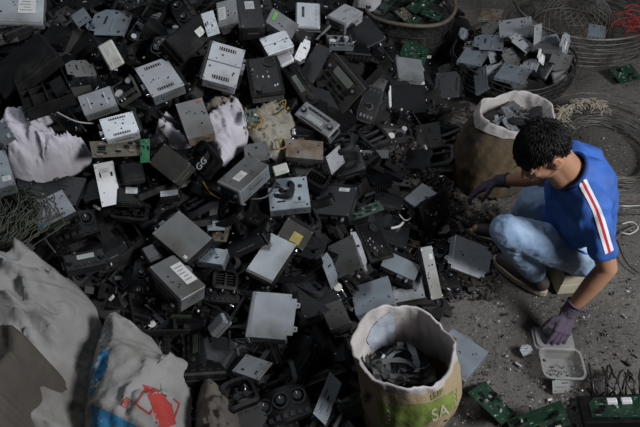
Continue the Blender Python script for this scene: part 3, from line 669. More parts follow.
T('stereo', [(374, 191), (403, 196), (402, 207), (375, 201)], .04, 'dark narrow stereo edge right of the dark stereo with a torn sticker', CS, 'dark narrow stereo', front='D', style='charcoal', m=SK, slots=0, dims=(.16, .06), lift=.05)
T('stereo', [(350, 288), (388, 276), (395, 303), (356, 316)], .045, 'pale blue-grey stereo lid just behind the printed paper sack', CS, 'pale lid behind the sack', front=None, m=SL, slots=0, lift=.06)
T('plate', [(390, 276), (421, 271), (424, 297), (396, 303)], .03, 'pale metal cover with turned sides just above the sack rim', 'metal cover', 'pale cover above the sack', m=ST, lift=.05)
T('stereo', [(256, 287), (293, 299), (285, 335), (249, 342)], .05, 'pale silver stereo with side flanges standing out of the dark lower heap', CS, 'flanged pale stereo', front='L', style='silver', m='steel', lid_m=ST, slots=0, holes=False, flange='R', lift=.09)
T('casing', [(206, 327), (221, 311), (225, 321), (210, 337)], .04, 'small grey box with a bright end face in the dark lower heap', 'module', 'small bright-ended box', m=ST, dims=(.09, .05), lift=.06)
T('plate', [(228, 374), (250, 351), (270, 366), (262, 377)], .02, 'pale punched metal plate with a round black cover in the lower heap', 'metal cover', 'pale punched plate', m=ST, fl='D', lift=.05)
T('panel', [(252, 397), (302, 380), (312, 412), (262, 432)], .03, 'black curved dashboard panel with dials near the bottom edge', 'control panel', 'dial panel at the bottom', lift=.08, dims=(.24, .14))
T('plate', [(313, 411), (331, 374), (341, 381), (326, 428)], .03, 'narrow pale blue punched cover near the bottom edge left of the sack', 'metal cover', 'narrow pale cover', m=SL, cut=4, fl='R', dims=(.18, .07), lift=.06)
T('stereo', [(320, 305), (340, 300), (352, 322), (330, 332)], .05, 'dark brown metal box in the shadow left of the sack', CS, 'dark brown box', front='D', style='dusty', m='taupe_panel', slots=0, lift=.04)
T('bezel', [(218, 385), (250, 375), (262, 400), (230, 414)], .03, 'black clip-on dashboard frame with buttons near the bottom edge', 'dashboard part', 'clip-on black frame', lift=.07)
T('face', [(62, 255), (102, 248), (108, 262), (66, 272)], .03, 'black control strip with bright knob above the grey sacks', CS, 'black control strip', style='radio', m=SK, dims=(.2, .07), lift=.07)
T('panel', [(42, 222), (92, 205), (98, 232), (52, 246)], .03, 'long dark trim panel in front of the slotted silver stereo', 'control panel', 'long dark trim', m='black', lift=.05, dims=(.24, .12))
T('casing', [(118, 186), (140, 188), (142, 205), (116, 204)], .03, 'black unit with pale screen left of the plain brownish box', 'module', 'pale-screened unit', m='black', label=(.1, .3, .5, .35, 'steel_bright'), lift=.05)
T('bezel', [(112, 202), (148, 206), (146, 222), (110, 218)], .02, 'black clamp-shaped trim under the pale-screened unit', 'dashboard part', 'clamp-shaped trim', lift=.05, dims=(.18, .08))
T('casing', [(158, 190), (180, 188), (180, 196), (159, 199)], .03, 'small silver-topped black block left of the two-label stereo', 'module', 'silver-topped block', m='black', label=(0, 0, .8, .6, 'steel_bright'), lift=.05, dims=(.1, .05))
T('vent', [(214, 268), (238, 272), (238, 292), (212, 288)], .02, 'black louvred air vent below the pale blue tucked stereo', 'air vent', 'louvred vent', lift=.05)
T('panel', [(205, 285), (240, 288), (240, 303), (204, 301)], .02, 'ridged black plastic grille above the small bright-ended box', 'control panel', 'ridged black grille', m='black_dusty', lift=.04)
T('bezel', [(355, 130), (378, 122), (392, 140), (372, 150)], .03, 'dark grey egg-crate cup frame below the rounded taupe face', 'dashboard part', 'egg-crate frame', m='charcoal', bars=2, knobs=0, lift=.05)
T('mech', [(384, 128), (408, 124), (412, 140), (390, 143)], .025, 'charcoal folded mechanism right of the egg-crate frame', 'disc mechanism', 'charcoal mechanism', m='charcoal', lift=.05)
T('plate', [(356, 150), (389, 150), (388, 158), (357, 159)], .02, 'flat dark grey bar cover below the egg-crate frame', 'metal cover', 'flat dark bar', m=SD, dims=(.16, .04), lift=.06)
T('board', [(130, 10), (108, -4), (140, -12), (150, 2)], .02, 'black board with a row of pale contacts at the top edge', 'circuit board', 'black board at the top', m='black_dusty', lift=.07)
T('plate', [(415, 125), (440, 122), (441, 145), (418, 150)], .02, 'brown dusty metal sheet at the back of the heap edge', 'metal cover', 'brown dusty sheet', m='taupe_panel', lift=.05)
T('casing', [(287, 40), (303, 28), (312, 36), (298, 48)], .03, 'black module wedged between the cream-grey box and the pale grooved box', 'module', 'wedged black module', m='black', lift=.05)

# on the open floor
T('stereo', [(456, 234), (488, 248), (484, 280), (451, 268)], .03, 'blue-grey stereo casing with mounting lugs standing on the bare floor', CS, 'stereo casing on the floor', front=None, m=SB, slots=0, flange='LR', z0=.06, n0=(0, -.5, .85))
T('stereo', [(452, 328), (489, 352), (466, 379), (430, 355)], .05, 'pale blue-grey stereo on the floor against the right side of the printed sack', CS, 'stereo against the printed sack', front='D', style='silver', m='steel_blue', lid_m=SL, slots=0, label=(-.3, .1, .12, .4, 'copper'), z0=.06, n0=(0, 0, 1), sn=.1)
T('board', [(470, 389), (483, 384), (520, 408), (500, 428)], .02, 'green circuit board with chips on the floor right of the printed sack', 'circuit board', 'green board by the sack', chips=14, z0=.03, n0=(0, 0, 1), dims=(.2, .12))
T('board', [(504, 424), (563, 397), (569, 428), (520, 440)], .02, 'long green circuit board at the bottom edge below the clear tray', 'circuit board', 'long green board', chips=18, z0=.05, n0=(0, -.2, 1), dims=(.24, .12))
T('bracket', [(518, 347), (530, 343), (533, 352), (524, 357)], .02, 'tiny bent silver bracket alone on the bare floor left of the clear tray', 'bracket', 'tiny bent bracket', m=ST, z0=.02, n0=(0, 0, 1), dims=(.05, .03))
T('bracket', [(549, 377), (577, 377), (570, 392), (556, 394)], .02, 'small pale bracket sticking out below the clear tray', 'bracket', 'bracket under the tray', m=SD, z0=.02, n0=(0, 0, 1), dims=(.1, .06))
T('board', [(610, 69), (630, 64), (643, 78), (620, 84)], .03, 'lone green circuit board with white connectors on the far right floor', 'circuit board', 'lone far board', chips=8, tall=.02, z0=.05, n0=(0, 0, 1), dims=(.17, .13))
# ------------------------------------------------------------------ ground and heap
def grid_mesh(name, xs, ys, zf, m, keep=None, parent=None):
    X, Y = np.meshgrid(xs, ys); Z = zf(X, Y); nx, ny = len(xs), len(ys)
    K = np.ones_like(Z, bool) if keep is None else keep(X, Y, Z)
    vs = np.stack([X, Y, Z], -1).reshape(-1, 3); fs = []
    for j in range(ny - 1):
        for i in range(nx - 1):
            if K[j, i] or K[j + 1, i] or K[j, i + 1] or K[j + 1, i + 1]: fs.append((j * nx + i, j * nx + i + 1, (j + 1) * nx + i + 1, (j + 1) * nx + i))
    used = sorted({k for f in fs for k in f}); mp = {k: i for i, k in enumerate(used)}
    b_ = MB(); b_.add([tuple(vs[k]) for k in used], [tuple(mp[k] for k in f) for f in fs], m, True)
    return b_.build(name, parent)
def fbm(X, Y, s, seed=0.):
    o = np.zeros_like(X)
    it = np.nditer([X, Y], flags=['multi_index'])
    for x, y in it: o[it.multi_index] = noise.fractal(Vector((float(x) * s, float(y) * s, seed)), .8, 2.1, 4)
    return o
fl = grid_mesh('floor', np.linspace(-3.2, 3.4, 120), np.linspace(.2, 5.4, 100), lambda X, Y: fbm(X, Y, 3.) * .006 - .008, 'floor'); fl['kind'] = 'structure'
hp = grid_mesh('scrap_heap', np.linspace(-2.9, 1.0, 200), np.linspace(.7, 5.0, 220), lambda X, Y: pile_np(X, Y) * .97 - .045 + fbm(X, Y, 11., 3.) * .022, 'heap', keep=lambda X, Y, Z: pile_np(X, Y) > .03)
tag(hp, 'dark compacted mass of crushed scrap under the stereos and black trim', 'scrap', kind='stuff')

def shards(name, n, region, size, mats, label, cat, zoff=0.004):
    b_ = MB(); k = 0; tries = 0
    while k < n and tries < n * 20:
        tries += 1; p = region()
        if p is None: continue
        x, y, z = p; s = size * random.lognormvariate(0, .5)
        Mx = Matrix.Translation((x, y, z + zoff)) @ Euler((R(-.7, .7), R(-.7, .7), R(0, 6.3))).to_matrix().to_4x4()
        b_.box((0, 0, 0), (s * R(.5, 2), s * R(.3, 1), s * R(.1, .5)), random.choice(mats), Mx); k += 1
        if random.random() < .5: M2 = Mx
    b_.v = b_.v
    o = b_.build(name); tag(o, label, cat, kind='stuff'); return o

# MB.box applies translate @ M around c=0, so the matrix goes in whole
def reg_floor():
    px, py = R(430, 640), R(225, 427)
    if random.random() < .25: px, py = R(440, 640), R(60, 225)
    p = at(px, py, 0)
    return (p.x, p.y, 0) if pile(p.x, p.y) < .02 else None
def reg_edge():
    px, py = R(390, 500), R(110, 300); p = at(px, py, 0); return (p.x, p.y, max(0, pile(p.x, p.y) * .97 - .03))
def reg_heap():
    p = hit(R(-10, 450), R(-10, 427)); return (p.x, p.y, p.z - .03) if p.z > .03 else None
shards('floor_debris', 2200, reg_floor, .0042, ['shard_dark', 'shard_dark', 'shard_grey', 'shard_grey', 'shard_light', 'rusty'], 'scattered chips, screws and grit on the bare concrete floor', 'debris')
shards('edge_debris', 2600, reg_edge, .010, ['shard_dark'] * 5 + ['soil'] * 6 + ['shard_grey', 'rusty'], 'small dark fragments and soil where the heap meets the floor', 'debris')
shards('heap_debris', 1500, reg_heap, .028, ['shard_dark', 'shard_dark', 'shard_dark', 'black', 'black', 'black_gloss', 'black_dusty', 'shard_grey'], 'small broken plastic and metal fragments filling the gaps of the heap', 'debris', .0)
shards('bright_chips', 260, reg_heap, .0085, ['shard_light', 'white_paint', 'steel_bright', 'cream', 'shard_grey'], 'tiny bright clips, screws and torn tags sprinkled over the heap', 'debris', .035)

# ------------------------------------------------------------------ cloth and sacks
def in_poly(x, y, P):
    c = False; n = len(P)
    for i in range(n):
        x1, y1 = P[i]; x2, y2 = P[(i + 1) % n]
        if (y1 > y) != (y2 > y) and x < (x2 - x1) * (y - y1) / (y2 - y1) + x1: c = not c
    return c
def smooth_poly(P, it=2):
    for _ in range(it):
        Q = []
        for i in range(len(P)):
            a, b_ = P[i], P[(i + 1) % len(P)]
            Q += [tuple(a[k] * .75 + b_[k] * .25 for k in range(len(a))), tuple(a[k] * .25 + b_[k] * .75 for k in range(len(a)))]
        P = Q
    return P
def drape(name, outline, m, dome, label, cat, res=.011, wr=.02, wf=7., lift=.03, seed=0., ridge=None, edge=.05, group=None, base=None):
    """cloth or filled bag lying on the heap: outline on the ground plan, domed and wrinkled, closed underneath"""
    W = []
    for a, b_ in outline:
        p = hit(a, b_) if base is None else at(a, b_, base); W.append((p.x, p.y))
    W = smooth_poly(W, 1 if dome < .045 else 2); x0 = min(p[0] for p in W); x1 = max(p[0] for p in W); y0 = min(p[1] for p in W); y1 = max(p[1] for p in W)
    bm = bmesh.new(); vs = [bm.verts.new((x, y, 0)) for x, y in W]; f = bm.faces.new(vs)
    bmesh.ops.triangulate(bm, faces=[f])
    for _ in range(9):
        es = [e for e in bm.edges if e.calc_length() > res * 1.5]
        if not es: break
        bmesh.ops.subdivide_edges(bm, edges=es, cuts=1); bmesh.ops.triangulate(bm, faces=bm.faces[:])
    for _ in range(2): bmesh.ops.smooth_vert(bm, verts=[v for v in bm.verts if not v.is_boundary], factor=.5, use_axis_x=True, use_axis_y=True)
    Wn = np.array(W)
    A = Wn; B = np.roll(Wn, -1, 0)
    XY = np.array([(v.co.x, v.co.y) for v in bm.verts]); D = np.full(len(XY), 9.)
    for a, b_ in zip(A, B):
        ab = b_ - a; t = np.clip(((XY - a) @ ab) / (ab @ ab + 1e-12), 0, 1); D = np.minimum(D, np.linalg.norm(XY - (a + t[:, None] * ab), axis=1))
    dm = D.max()
    PZ = pile_np(XY[:, 0], XY[:, 1])
    bm.verts.ensure_lookup_table()
    for i, v in enumerate(bm.verts):
        t = min(1, D[i] / dm); p = Vector((v.co.x, v.co.y, seed))
        q = p * wf; wv = noise.noise(q) * .6 + noise.noise(Vector((q.x * 2.3, q.y * .9, 5))) * .4
        ri = 1 - abs(noise.noise(Vector((q.x * .9 + wv, q.y * 1.7 - wv, seed + 9)))) * 2.6
        ri2 = 1 - abs(noise.noise(Vector((q.x * 2.4 + wv * 2, q.y * 1.2 + wv, seed + 19)))) * 2.6
        k = min(1, D[i] / edge)
        ri3 = 1 - abs(noise.noise(Vector((q.x * 5.1 + wv * 3, q.y * 3.2 + wv * 2, seed + 29)))) * 2.6
        v.co.z = PZ[i] - .02 + k * lift + dome * math.sin(min(1, t) * PI / 2) + k * wr * (1.5 * max(0, ri) ** 1.6 + .9 * max(0, ri2) ** 1.6 + .45 * max(0, ri3) ** 1.5 + wv * .5)
    # closed below
    bot = {}
    geo = bmesh.ops.duplicate(bm, geom=bm.verts[:] + bm.edges[:] + bm.faces[:])
    vm = geo['vert_map']
    newv = [g for g in geo['geom'] if isinstance(g, bmesh.types.BMVert)]; newf = [g for g in geo['geom'] if isinstance(g, bmesh.types.BMFace)]
    for v in newv: v.co.z = min(v.co.z - .012, pile(v.co.x, v.co.y) - .03) if dome > .04 else v.co.z - .006
    bmesh.ops.reverse_faces(bm, faces=newf)
    bmesh.ops.remove_doubles(bm, verts=bm.verts[:], dist=1e-6)
    bd = [e for e in bm.edges if e.is_boundary]
    try: bmesh.ops.bridge_loops(bm, edges=bd)
    except Exception: pass
    bmesh.ops.recalc_face_normals(bm, faces=bm.faces[:])
    me = bpy.data.meshes.new(name); bm.to_mesh(me); bm.free()
    for p in me.polygons: p.use_smooth = True
    me.materials.append(MATS[m]); o = bpy.data.objects.new(name, me); COL.objects.link(o)
    return tag(o, label, cat, group)
def bvh_of(o):
    bpy.context.view_layer.update()
    me = o.data; M = o.matrix_world
    return BVHTree.FromPolygons([M @ v.co for v in me.vertices], [tuple(p.vertices) for p in me.polygons])
def decal(name, parent, bvh, polys, m, off=.0012, step=3.2, smooth=True):
    """print on a cloth: flat outlines laid onto the surface"""
    bpy.context.view_layer.update(); b_ = MB(); Minv = parent.matrix_world.inverted()
    for P in polys:
        bm = bmesh.new(); f = bm.faces.new([bm.verts.new((a, b2, 0)) for a, b2 in P]); bmesh.ops.triangulate(bm, faces=[f])
        for _ in range(6):
            es = [e for e in bm.edges if e.calc_length() > step * 1.5]
            if not es: break
            bmesh.ops.subdivide_edges(bm, edges=es, cuts=1); bmesh.ops.triangulate(bm, faces=bm.faces[:])
        vs = []; ok = {}
        for v in bm.verts:
            d = ray(v.co.x, v.co.y).normalized(); loc, nr, i, dist = bvh.ray_cast(CAM, d)
            ok[v.index] = loc is not None; v.index
            if loc is not None:
                if nr.dot(d) > 0: nr = -nr
                vs.append(Minv @ (loc + nr * off))
            else: vs.append(Vector((0, 0, 0)))
        bm.verts.index_update()
        good = [vv.length > 1e-9 for vv in vs]
        fs = [tuple(v.index for v in f.verts) for f in bm.faces if all(good[v.index] for v in f.verts)]
        fs = [f for f in fs if max((vs[f[a]] - vs[f[a - 1]]).length for a in range(3)) < .05]
        b_.add(vs, fs, m, smooth); bm.free()
    return b_.build(name, parent)
def text_polys(body, ox, oy, ux, uy, vx, vy, size):
    """letters as triangles on a slanted patch of the photo frame"""
    cu = bpy.data.curves.new('t', 'FONT'); cu.body = body; cu.size = size; cu.align_x = 'LEFT'; cu.offset = .012 * size
    o = bpy.data.objects.new('t', cu); me = o.to_mesh()
    out = [[(ox + me.vertices[i].co.x * ux + me.vertices[i].co.y * vx, oy + me.vertices[i].co.x * uy + me.vertices[i].co.y * vy) for i in p.vertices] for p in me.polygons]
    o.to_mesh_clear(); bpy.data.objects.remove(o); bpy.data.curves.remove(cu); return out

cl = drape('white_cloth', [(10, 127), (32, 114), (50, 107), (61, 107), (60, 113), (36, 124), (50, 137), (72, 149), (87, 145), (92, 154), (84, 166), (57, 176), (15, 181), (-3, 160)], 'cloth_lilac', .05, 'crumpled white woven cloth spread over the black scrap at the left edge', 'cloth', wr=.024, wf=8, lift=.05, edge=.015, seed=2, res=.008)
TR.append((cl, (50, 150), 'white cloth at the left edge', None))
cl = drape('lilac_cloth', [(207, 113), (222, 108), (240, 98), (249, 126), (246, 144), (232, 155), (222, 166), (214, 150), (205, 132)], 'cloth_lilac', .004, 'lilac white cloth stretched right of the rust-stained stereo', 'cloth', wr=.013, wf=12, lift=.04, edge=.02, seed=5, res=.008)
TR.append((cl, (230, 135), 'lilac cloth', None))
cl = drape('lilac_cloth', [(152, 129), (168, 112), (178, 122), (190, 142), (196, 152), (178, 147), (160, 139)], 'cloth_lilac', .004, 'small lilac cloth end left of the rust-stained stereo', 'cloth', wr=.012, wf=13, lift=.04, edge=.02, seed=7, res=.008)
cl = drape('dirty_rag', [(250, 112), (268, 98), (284, 106), (298, 121), (291, 132), (286, 150), (280, 163), (268, 152), (256, 142), (246, 128)], 'cloth_beige', .0, 'dirty beige rag under yellow wires in the heap above the rusty stereo', 'rag', wr=.012, wf=15, lift=.025, edge=.02, seed=8, res=.008)
TR.append((cl, (270, 130), 'dirty beige rag', None))
cl = drape('fibre_mat', [(200, 101), (226, 96), (243, 100), (238, 110), (215, 113)], 'cloth_beige', .0, 'torn beige fibre matting above the lilac cloth', 'rag', wr=.012, wf=20, lift=.03, edge=.02, seed=9, res=.008)
for k, (px, py) in enumerate([(252, 128), (256, 134), (250, 136), (260, 130), (263, 138), (254, 141), (288, 117), (284, 113)]):
    p = hit(px, py) + Vector((0, 0, .045)); q = MB(); q.box((0, 0, 0), (.014, .009, .008), 'cable_yellow', None, .001); q.box((.006, 0, 0), (.006, .007, .006), 'black')
    o = q.build('plug'); o.location = p; o.rotation_euler = (R(-.4, .4), R(-.4, .4), k * 1.7); tag(o, 'small yellow and black plug scattered on the dirty beige rag', 'plug', 'yellow plugs on the dirty rag')
T('board', [(244, 111), (256, 108), (258, 121), (247, 123)], .02, 'small dirty green circuit board between the lilac cloth and the dirty rag', 'circuit board', 'small dirty green board', lift=.07, chips=5)
T('plate', [(243, 146), (266, 140), (268, 160), (246, 164)], .02, 'murky olive metal sheet above the two-label stereo beside the dirty rag', 'metal cover', 'murky olive sheet', m='steel_dull', lift=.05)
T('casing', [(272, 166), (286, 162), (289, 171), (275, 176)], .01, 'small white card shaped block above the blue-grey disc mechanism', 'module', 'small card block', m='cream', lift=.06, dims=(.07, .05))
big = drape('woven_sack', [(-50, 262), (0, 268), (22, 262), (48, 262), (72, 278), (92, 300), (103, 318), (102, 340), (96, 362), (88, 386), (84, 410), (84, 470), (-60, 470)], 'bag_white', .16, 'big dull white woven sack slumped in the bottom left corner', 'sack', res=.013, wr=.045, wf=4.5, lift=.06, edge=.06, seed=1)
TR.append((big, (50, 340), 'big dull sack', None))
prt = drape('woven_sack', [(90, 362), (104, 330), (122, 316), (142, 327), (160, 343), (167, 360), (190, 358), (196, 374), (190, 402), (192, 470), (80, 470), (82, 400)], 'bag_white', .1, 'white woven sack with blue bands and a red printed symbol at the bottom', 'sack', res=.012, wr=.02, wf=6, lift=.07, edge=.05, seed=4)
TR.append((prt, (140, 380), 'printed woven sack', None))
gc = drape('grey_cloth', [(196, 386), (208, 380), (222, 384), (236, 398), (244, 425), (246, 460), (192, 460)], 'brown_shaded', .04, 'grey crumpled cloth right of the sack with red print', 'cloth', res=.012, wr=.03, wf=7, lift=.05, edge=.04, seed=6)
TR.append((gc, (215, 405), 'grey crumpled cloth', None))
fb = drape('shaded_fold', [(-60, 362), (0, 366), (30, 372), (56, 374), (74, 386), (80, 400), (70, 418), (60, 440), (52, 470), (44, 520), (-60, 520)], 'brown_shaded', .03, 'brown smooth folded bag lying on the big dull white sack', 'sack', res=.016, wr=.02, wf=4, lift=.33, edge=.04, seed=12)  # sheet over the big sack; its dark colour stands in for the fold's shade
bv = bvh_of(prt)
decal('blue_print', prt, bv, [[(107, 346), (109, 357), (106, 372), (98, 383), (91, 398), (87, 400), (89, 380), (96, 362), (101, 350)]], 'print_blue')
decal('blue_print', prt, bv, [[(91, 404), (104, 409), (122, 418), (140, 428), (138, 450), (88, 450), (93, 420)]], 'print_blue')
decal('red_print', prt, bv, [[(142, 384), (156, 389), (162, 402), (170, 398), (173, 410), (176, 424), (160, 430), (154, 414), (150, 402)]], 'print_red')
def frame_poly(a, b_, c, d, w=1.6):
    P = [a, b_, c, d]; out = []
    for i in range(4):
        (x1, y1), (x2, y2) = P[i], P[(i + 1) % 4]; L = math.hypot(x2 - x1, y2 - y1); nx, ny = -(y2 - y1) / L * w / 2, (x2 - x1) / L * w / 2
        out.append([(x1 + nx, y1 + ny), (x2 + nx, y2 + ny), (x2 - nx, y2 - ny), (x1 - nx, y1 - ny)])
    return out
decal('red_print', prt, bv, frame_poly((136, 404), (146, 388), (158, 396), (150, 414)), 'print_red', off=.0018, step=2.5)
decal('red_print', prt, bv, frame_poly((160, 402), (170, 396), (179, 404), (174, 418)), 'print_red', off=.0018, step=2.5)
decal('white_print', prt, bv, [[(160, 383), (166, 386), (169, 396), (162, 394)], [(168, 391), (174, 395), (170, 404), (165, 398)]], 'bag_white', off=.0024)
# the character in red strokes
def strokes(ox, oy, s, L, ang, w=1.1):
    out = []; c, sn = math.cos(ang), math.sin(ang)
    for x1, y1, x2, y2 in L:
        X1, Y1, X2, Y2 = [v * s for v in (x1, y1, x2, y2)]
        a = (ox + X1 * c - Y1 * sn, oy + X1 * sn + Y1 * c); b_ = (ox + X2 * c - Y2 * sn, oy + X2 * sn + Y2 * c)
        l = math.hypot(b_[0] - a[0], b_[1] - a[1]) + 1e-6; nx, ny = -(b_[1] - a[1]) / l * w / 2, (b_[0] - a[0]) / l * w / 2
        out.append([(a[0] + nx, a[1] + ny), (b_[0] + nx, b_[1] + ny), (b_[0] - nx, b_[1] - ny), (a[0] - nx, a[1] - ny)])
    return out
YI = [(0, -5, 0, -3.8), (-4.5, -3.6, 4.5, -3.6), (-4.5, -3.6, -4.5, -2), (4.5, -3.6, 4.5, -2), (-2.6, -1.8, -2.6, 4.6), (2.6, -1.8, 2.6, 4.6), (-2.6, -1.8, 2.6, -1.8), (-2.6, .3, 2.6, .3), (-2.6, 2.4, 2.6, 2.4), (-5.2, 4.7, 5.2, 4.7)]
decal('red_character', prt, bv, strokes(126, 402, 1.1, YI, .45), 'print_red', off=.002, step=2)
decal('pale_print', prt, bv, strokes(95, 384, 1.0, [(-3, 4, 2, -5), (-1, 6, 4, -3), (-2, 0, 3, 3)], .1, .8), 'paper', off=.0022, step=2)

# upright sacks with a rolled rim
def sack(name, label, rim, radii, z_rim, base_shift, bulge, m_out, m_in, fill, seed=0, fold=.05, depth=.16, lean=(0, 0), rimwob=.014, baser=1.0):
    c = at(rim[0], rim[1], z_rim); root = thing(name, label, 'sack', Matrix.Translation((c.x, c.y, 0)))
    NA, NZ = 96, 34; rx, ry = radii
    def P(an, t, inset=0):
        """t=0 floor, t=1 rim"""
        ca, sa = math.cos(an), math.sin(an)
        k = baser + (1 - baser) * t + bulge * math.sin(PI * min(1, t * 1.05)) * (1 - .25 * t)
        wr = noise.noise(Vector((ca * 2.2, sa * 2.2, t * 2.5 + seed))) * .06 + (1 - abs(noise.noise(Vector((ca * 3.4, sa * 3.4, t * 5 + seed + 7)))) * 2.5) * .022 + noise.noise(Vector((ca * 7, sa * 7, t * 3 + seed))) * .02
        k = k * (1 + wr) 
        z = z_rim * t + (rimwob * math.sin(an * 3 + seed) + .7 * rimwob * math.sin(an * 5 + 1.3 * seed)) * max(0, t - .7) / .3
        s = 1 - t
        return Vector((ca * (rx * k - inset) + base_shift[0] * s + lean[0] * math.sin(PI * t), sa * (ry * k - inset) + base_shift[1] * s + lean[1] * math.sin(PI * t), max(0.0, z)))
    a = MB(); vs = []; 
    for j in range(NZ + 1):
        for i in range(NA): vs.append(P(2 * PI * i / NA, j / NZ * (1 - fold)))
    fs = [(j * NA + i, j * NA + (i + 1) % NA, (j + 1) * NA + (i + 1) % NA, (j + 1) * NA + i) for j in range(NZ) for i in range(NA)]
    vs.append(Vector((base_shift[0], base_shift[1], 0))); q = len(vs) - 1; fs += [(q, (i + 1) % NA, i) for i in range(NA)]
    a.add(vs, fs, m_out, True); body = a.build('sack_body', root)
    # liner: outer cuff up, over the rim, down inside
    b_ = MB(); vs = []; prof = [(1 - fold * 1.9, -.007), (1 - fold * 1.3, -.008), (1 - fold * .6, -.008), (1 - fold * .15, -.005), (1.0, .002), (1 - .015, .008), (1 - .06, .012)] + [(1 - .06 - (depth / z_rim) * k / 6, .012 + .004 * k) for k in range(1, 7)]
    for t, ins in prof:
        for i in range(NA):
            an = 2 * PI * i / NA; p = P(an, t, ins * .6 + .004 * (1 - abs(noise.noise(Vector((math.cos(an) * 3.5 + t * 2, math.sin(an) * 3.5, t * 5 + seed)))) * 3) - .002 + .0018 * (1 - abs(noise.noise(Vector((math.cos(an) * 8, math.sin(an) * 8 + t * 3, t * 4 + seed + 4)))) * 3))
            if t <= 1 - fold * 1.2: p.z += .022 * noise.noise(Vector((math.cos(an) * 2.5, math.sin(an) * 2.5, seed + 3)))
            vs.append(p)
    n = len(prof); b_.add(vs, [(j * NA + i, j * NA + (i + 1) % NA, (j + 1) * NA + (i + 1) % NA, (j + 1) * NA + i) for j in range(n - 1) for i in range(NA)], m_in, True)
    b_.build('rolled_rim', root)
    # contents
    return root, body, c
def scraps(c, rx, ry, z0, n, label, cat, group, names, zamp=.03, size=.05, mats=('taupe_panel', 'steel_dull', 'charcoal', 'rusty')):
    """single strips and offcuts standing in a sack; each its own thing"""
    for k in range(n):
        a = k * 2.399; r = math.sqrt((k + .5) / n) * .82; x, y = c[0] + rx * r * math.cos(a), c[1] + ry * r * math.sin(a)
        m = mats[k % len(mats)]; L = size * R(.8, 1.5); W_ = size * R(.14, .26)
        b_ = MB(); 
        pts = [Vector((-L / 2 + L * i / 6, .006 * math.sin(i * 1.1 + k), .025 * math.sin(i * .6 + k * 2))) for i in range(7)]
        for s in range(6):
            p, q = pts[s], pts[s + 1]; vs = []
            for t_, wv in ((p, W_ * (1 - .25 * (s % 2))), (q, W_ * (1 - .25 * ((s + 1) % 2)))):
                vs += [t_ + Vector((0, -wv / 2, -.001)), t_ + Vector((0, wv / 2, -.001)), t_ + Vector((0, wv / 2, .001)), t_ + Vector((0, -wv / 2, .001))]
            b_.add(vs, [(0, 1, 5, 4), (1, 2, 6, 5), (2, 3, 7, 6), (3, 0, 4, 7), (3, 2, 1, 0), (4, 5, 6, 7)], m)
        o = b_.build(names); o.location = (x, y, z0 + zamp * (1 - r) + R(0, .012)); o.rotation_euler = (R(-.5, .5), R(-.6, .6), R(0, 6.3))
        tag(o, label, cat, group)
def filling(root, rx, ry, z, m='shard_dark', n=30):
    b_ = MB(); vs = [Vector((0, 0, z + .02))]
    for r in range(1, 8):
        for i in range(n): a = 2 * PI * i / n; vs.append(Vector((rx * r / 7 * math.cos(a), ry * r / 7 * math.sin(a), z + .02 * (1 - (r / 7) ** 2) + .012 * noise.noise(Vector((r * 1.1, i * .9, 3))))))
    fs = [(0, 1 + i, 1 + (i + 1) % n) for i in range(n)] + [(1 + r * n + i, 1 + (r + 1) * n + i, 1 + (r + 1) * n + (i + 1) % n, 1 + r * n + (i + 1) % n) for r in range(6) for i in range(n)]
    b_.add(vs, fs, m, True); o = b_.build('contents', root); o['kind'] = 'stuff'; return o
fs_root, fs_body, fc = sack('paper_sack', 'tan paper sack with green print and rolled white rim, full of dark strips', (403, 345), (.158, .142), .5, (.035, -.0), .14, 'sack_tan', 'sack_white', None, seed=2.2, fold=.036, depth=.22, lean=(.03, 0), baser=.9)
filling(fs_root, .13, .12, .30)
scraps((fc.x, fc.y), .10, .09, .33, 26, 'small grey metal or rubber strip lying inside the open paper sack', 'scrap strip', 'strips inside the paper sack', 'metal_strip', size=.10, mats=('steel_dull', 'steel', 'shard_grey', 'taupe_panel', 'steel_dull'))
bv = bvh_of(fs_body)
dv = []
decal('green_print', fs_body, bv, [[(378, 400), (390, 403), (407, 405), (420, 404), (434, 401), (449, 393), (457, 388), (457, 406), (446, 414), (422, 426), (388, 434), (380, 420)]], 'sack_green', off=.0015, step=3)
decal('pale_letters', fs_body, bv, text_polys('SA', 432, 421, .88, -.42, -.15, -.95, 17), 'print_pale', off=.003, step=2)
decal('pale_letters', fs_body, bv, text_polys('LUF', 431, 400, .84, -.54, -.1, -.9, 9), 'sack_green', off=.003, step=2)
decal('pale_letters', fs_body, bv, text_polys('NYS', 391, 424, -.1, -1.0, -.95, -.15, 8), 'print_pale', off=.003, step=2)
decal('small_print', fs_body, bv, text_polys('MIX', 362, 396, .9, .5, .3, -.85, 9), 'print_black', off=.002, step=2) if False else None
decal('black_print', fs_body, bv, strokes(368, 396, 1.1, [(-4, -4, 3, 2), (-3, 3, 4, -3), (-4, 0, 4, 1), (0, -5, 1, 5), (-3, 5, 4, 4)], .5, 1.0), 'print_black', off=.002, step=2)
decal('small_print', fs_body, bv, strokes(452, 416, 1, [(-8, 5, -5, 3), (-4, 2.5, -1, .5), (0, 0, 3, -2), (4, -2.6, 6, -4)], 0, 1.1), 'print_black', off=.003, step=2)
decal('pale_blue_patch', [q for q in fs_root.children if q.name.startswith('rolled_rim')][0] if fs_root.children else fs_body, bvh_of([q for q in bpy.data.objects if q.name == 'rolled_rim'][0]), [[(366, 340), (371, 328), (380, 318), (391, 311), (396, 322), (393, 338), (384, 346), (372, 350)]], 'print_light_blue', off=.002)

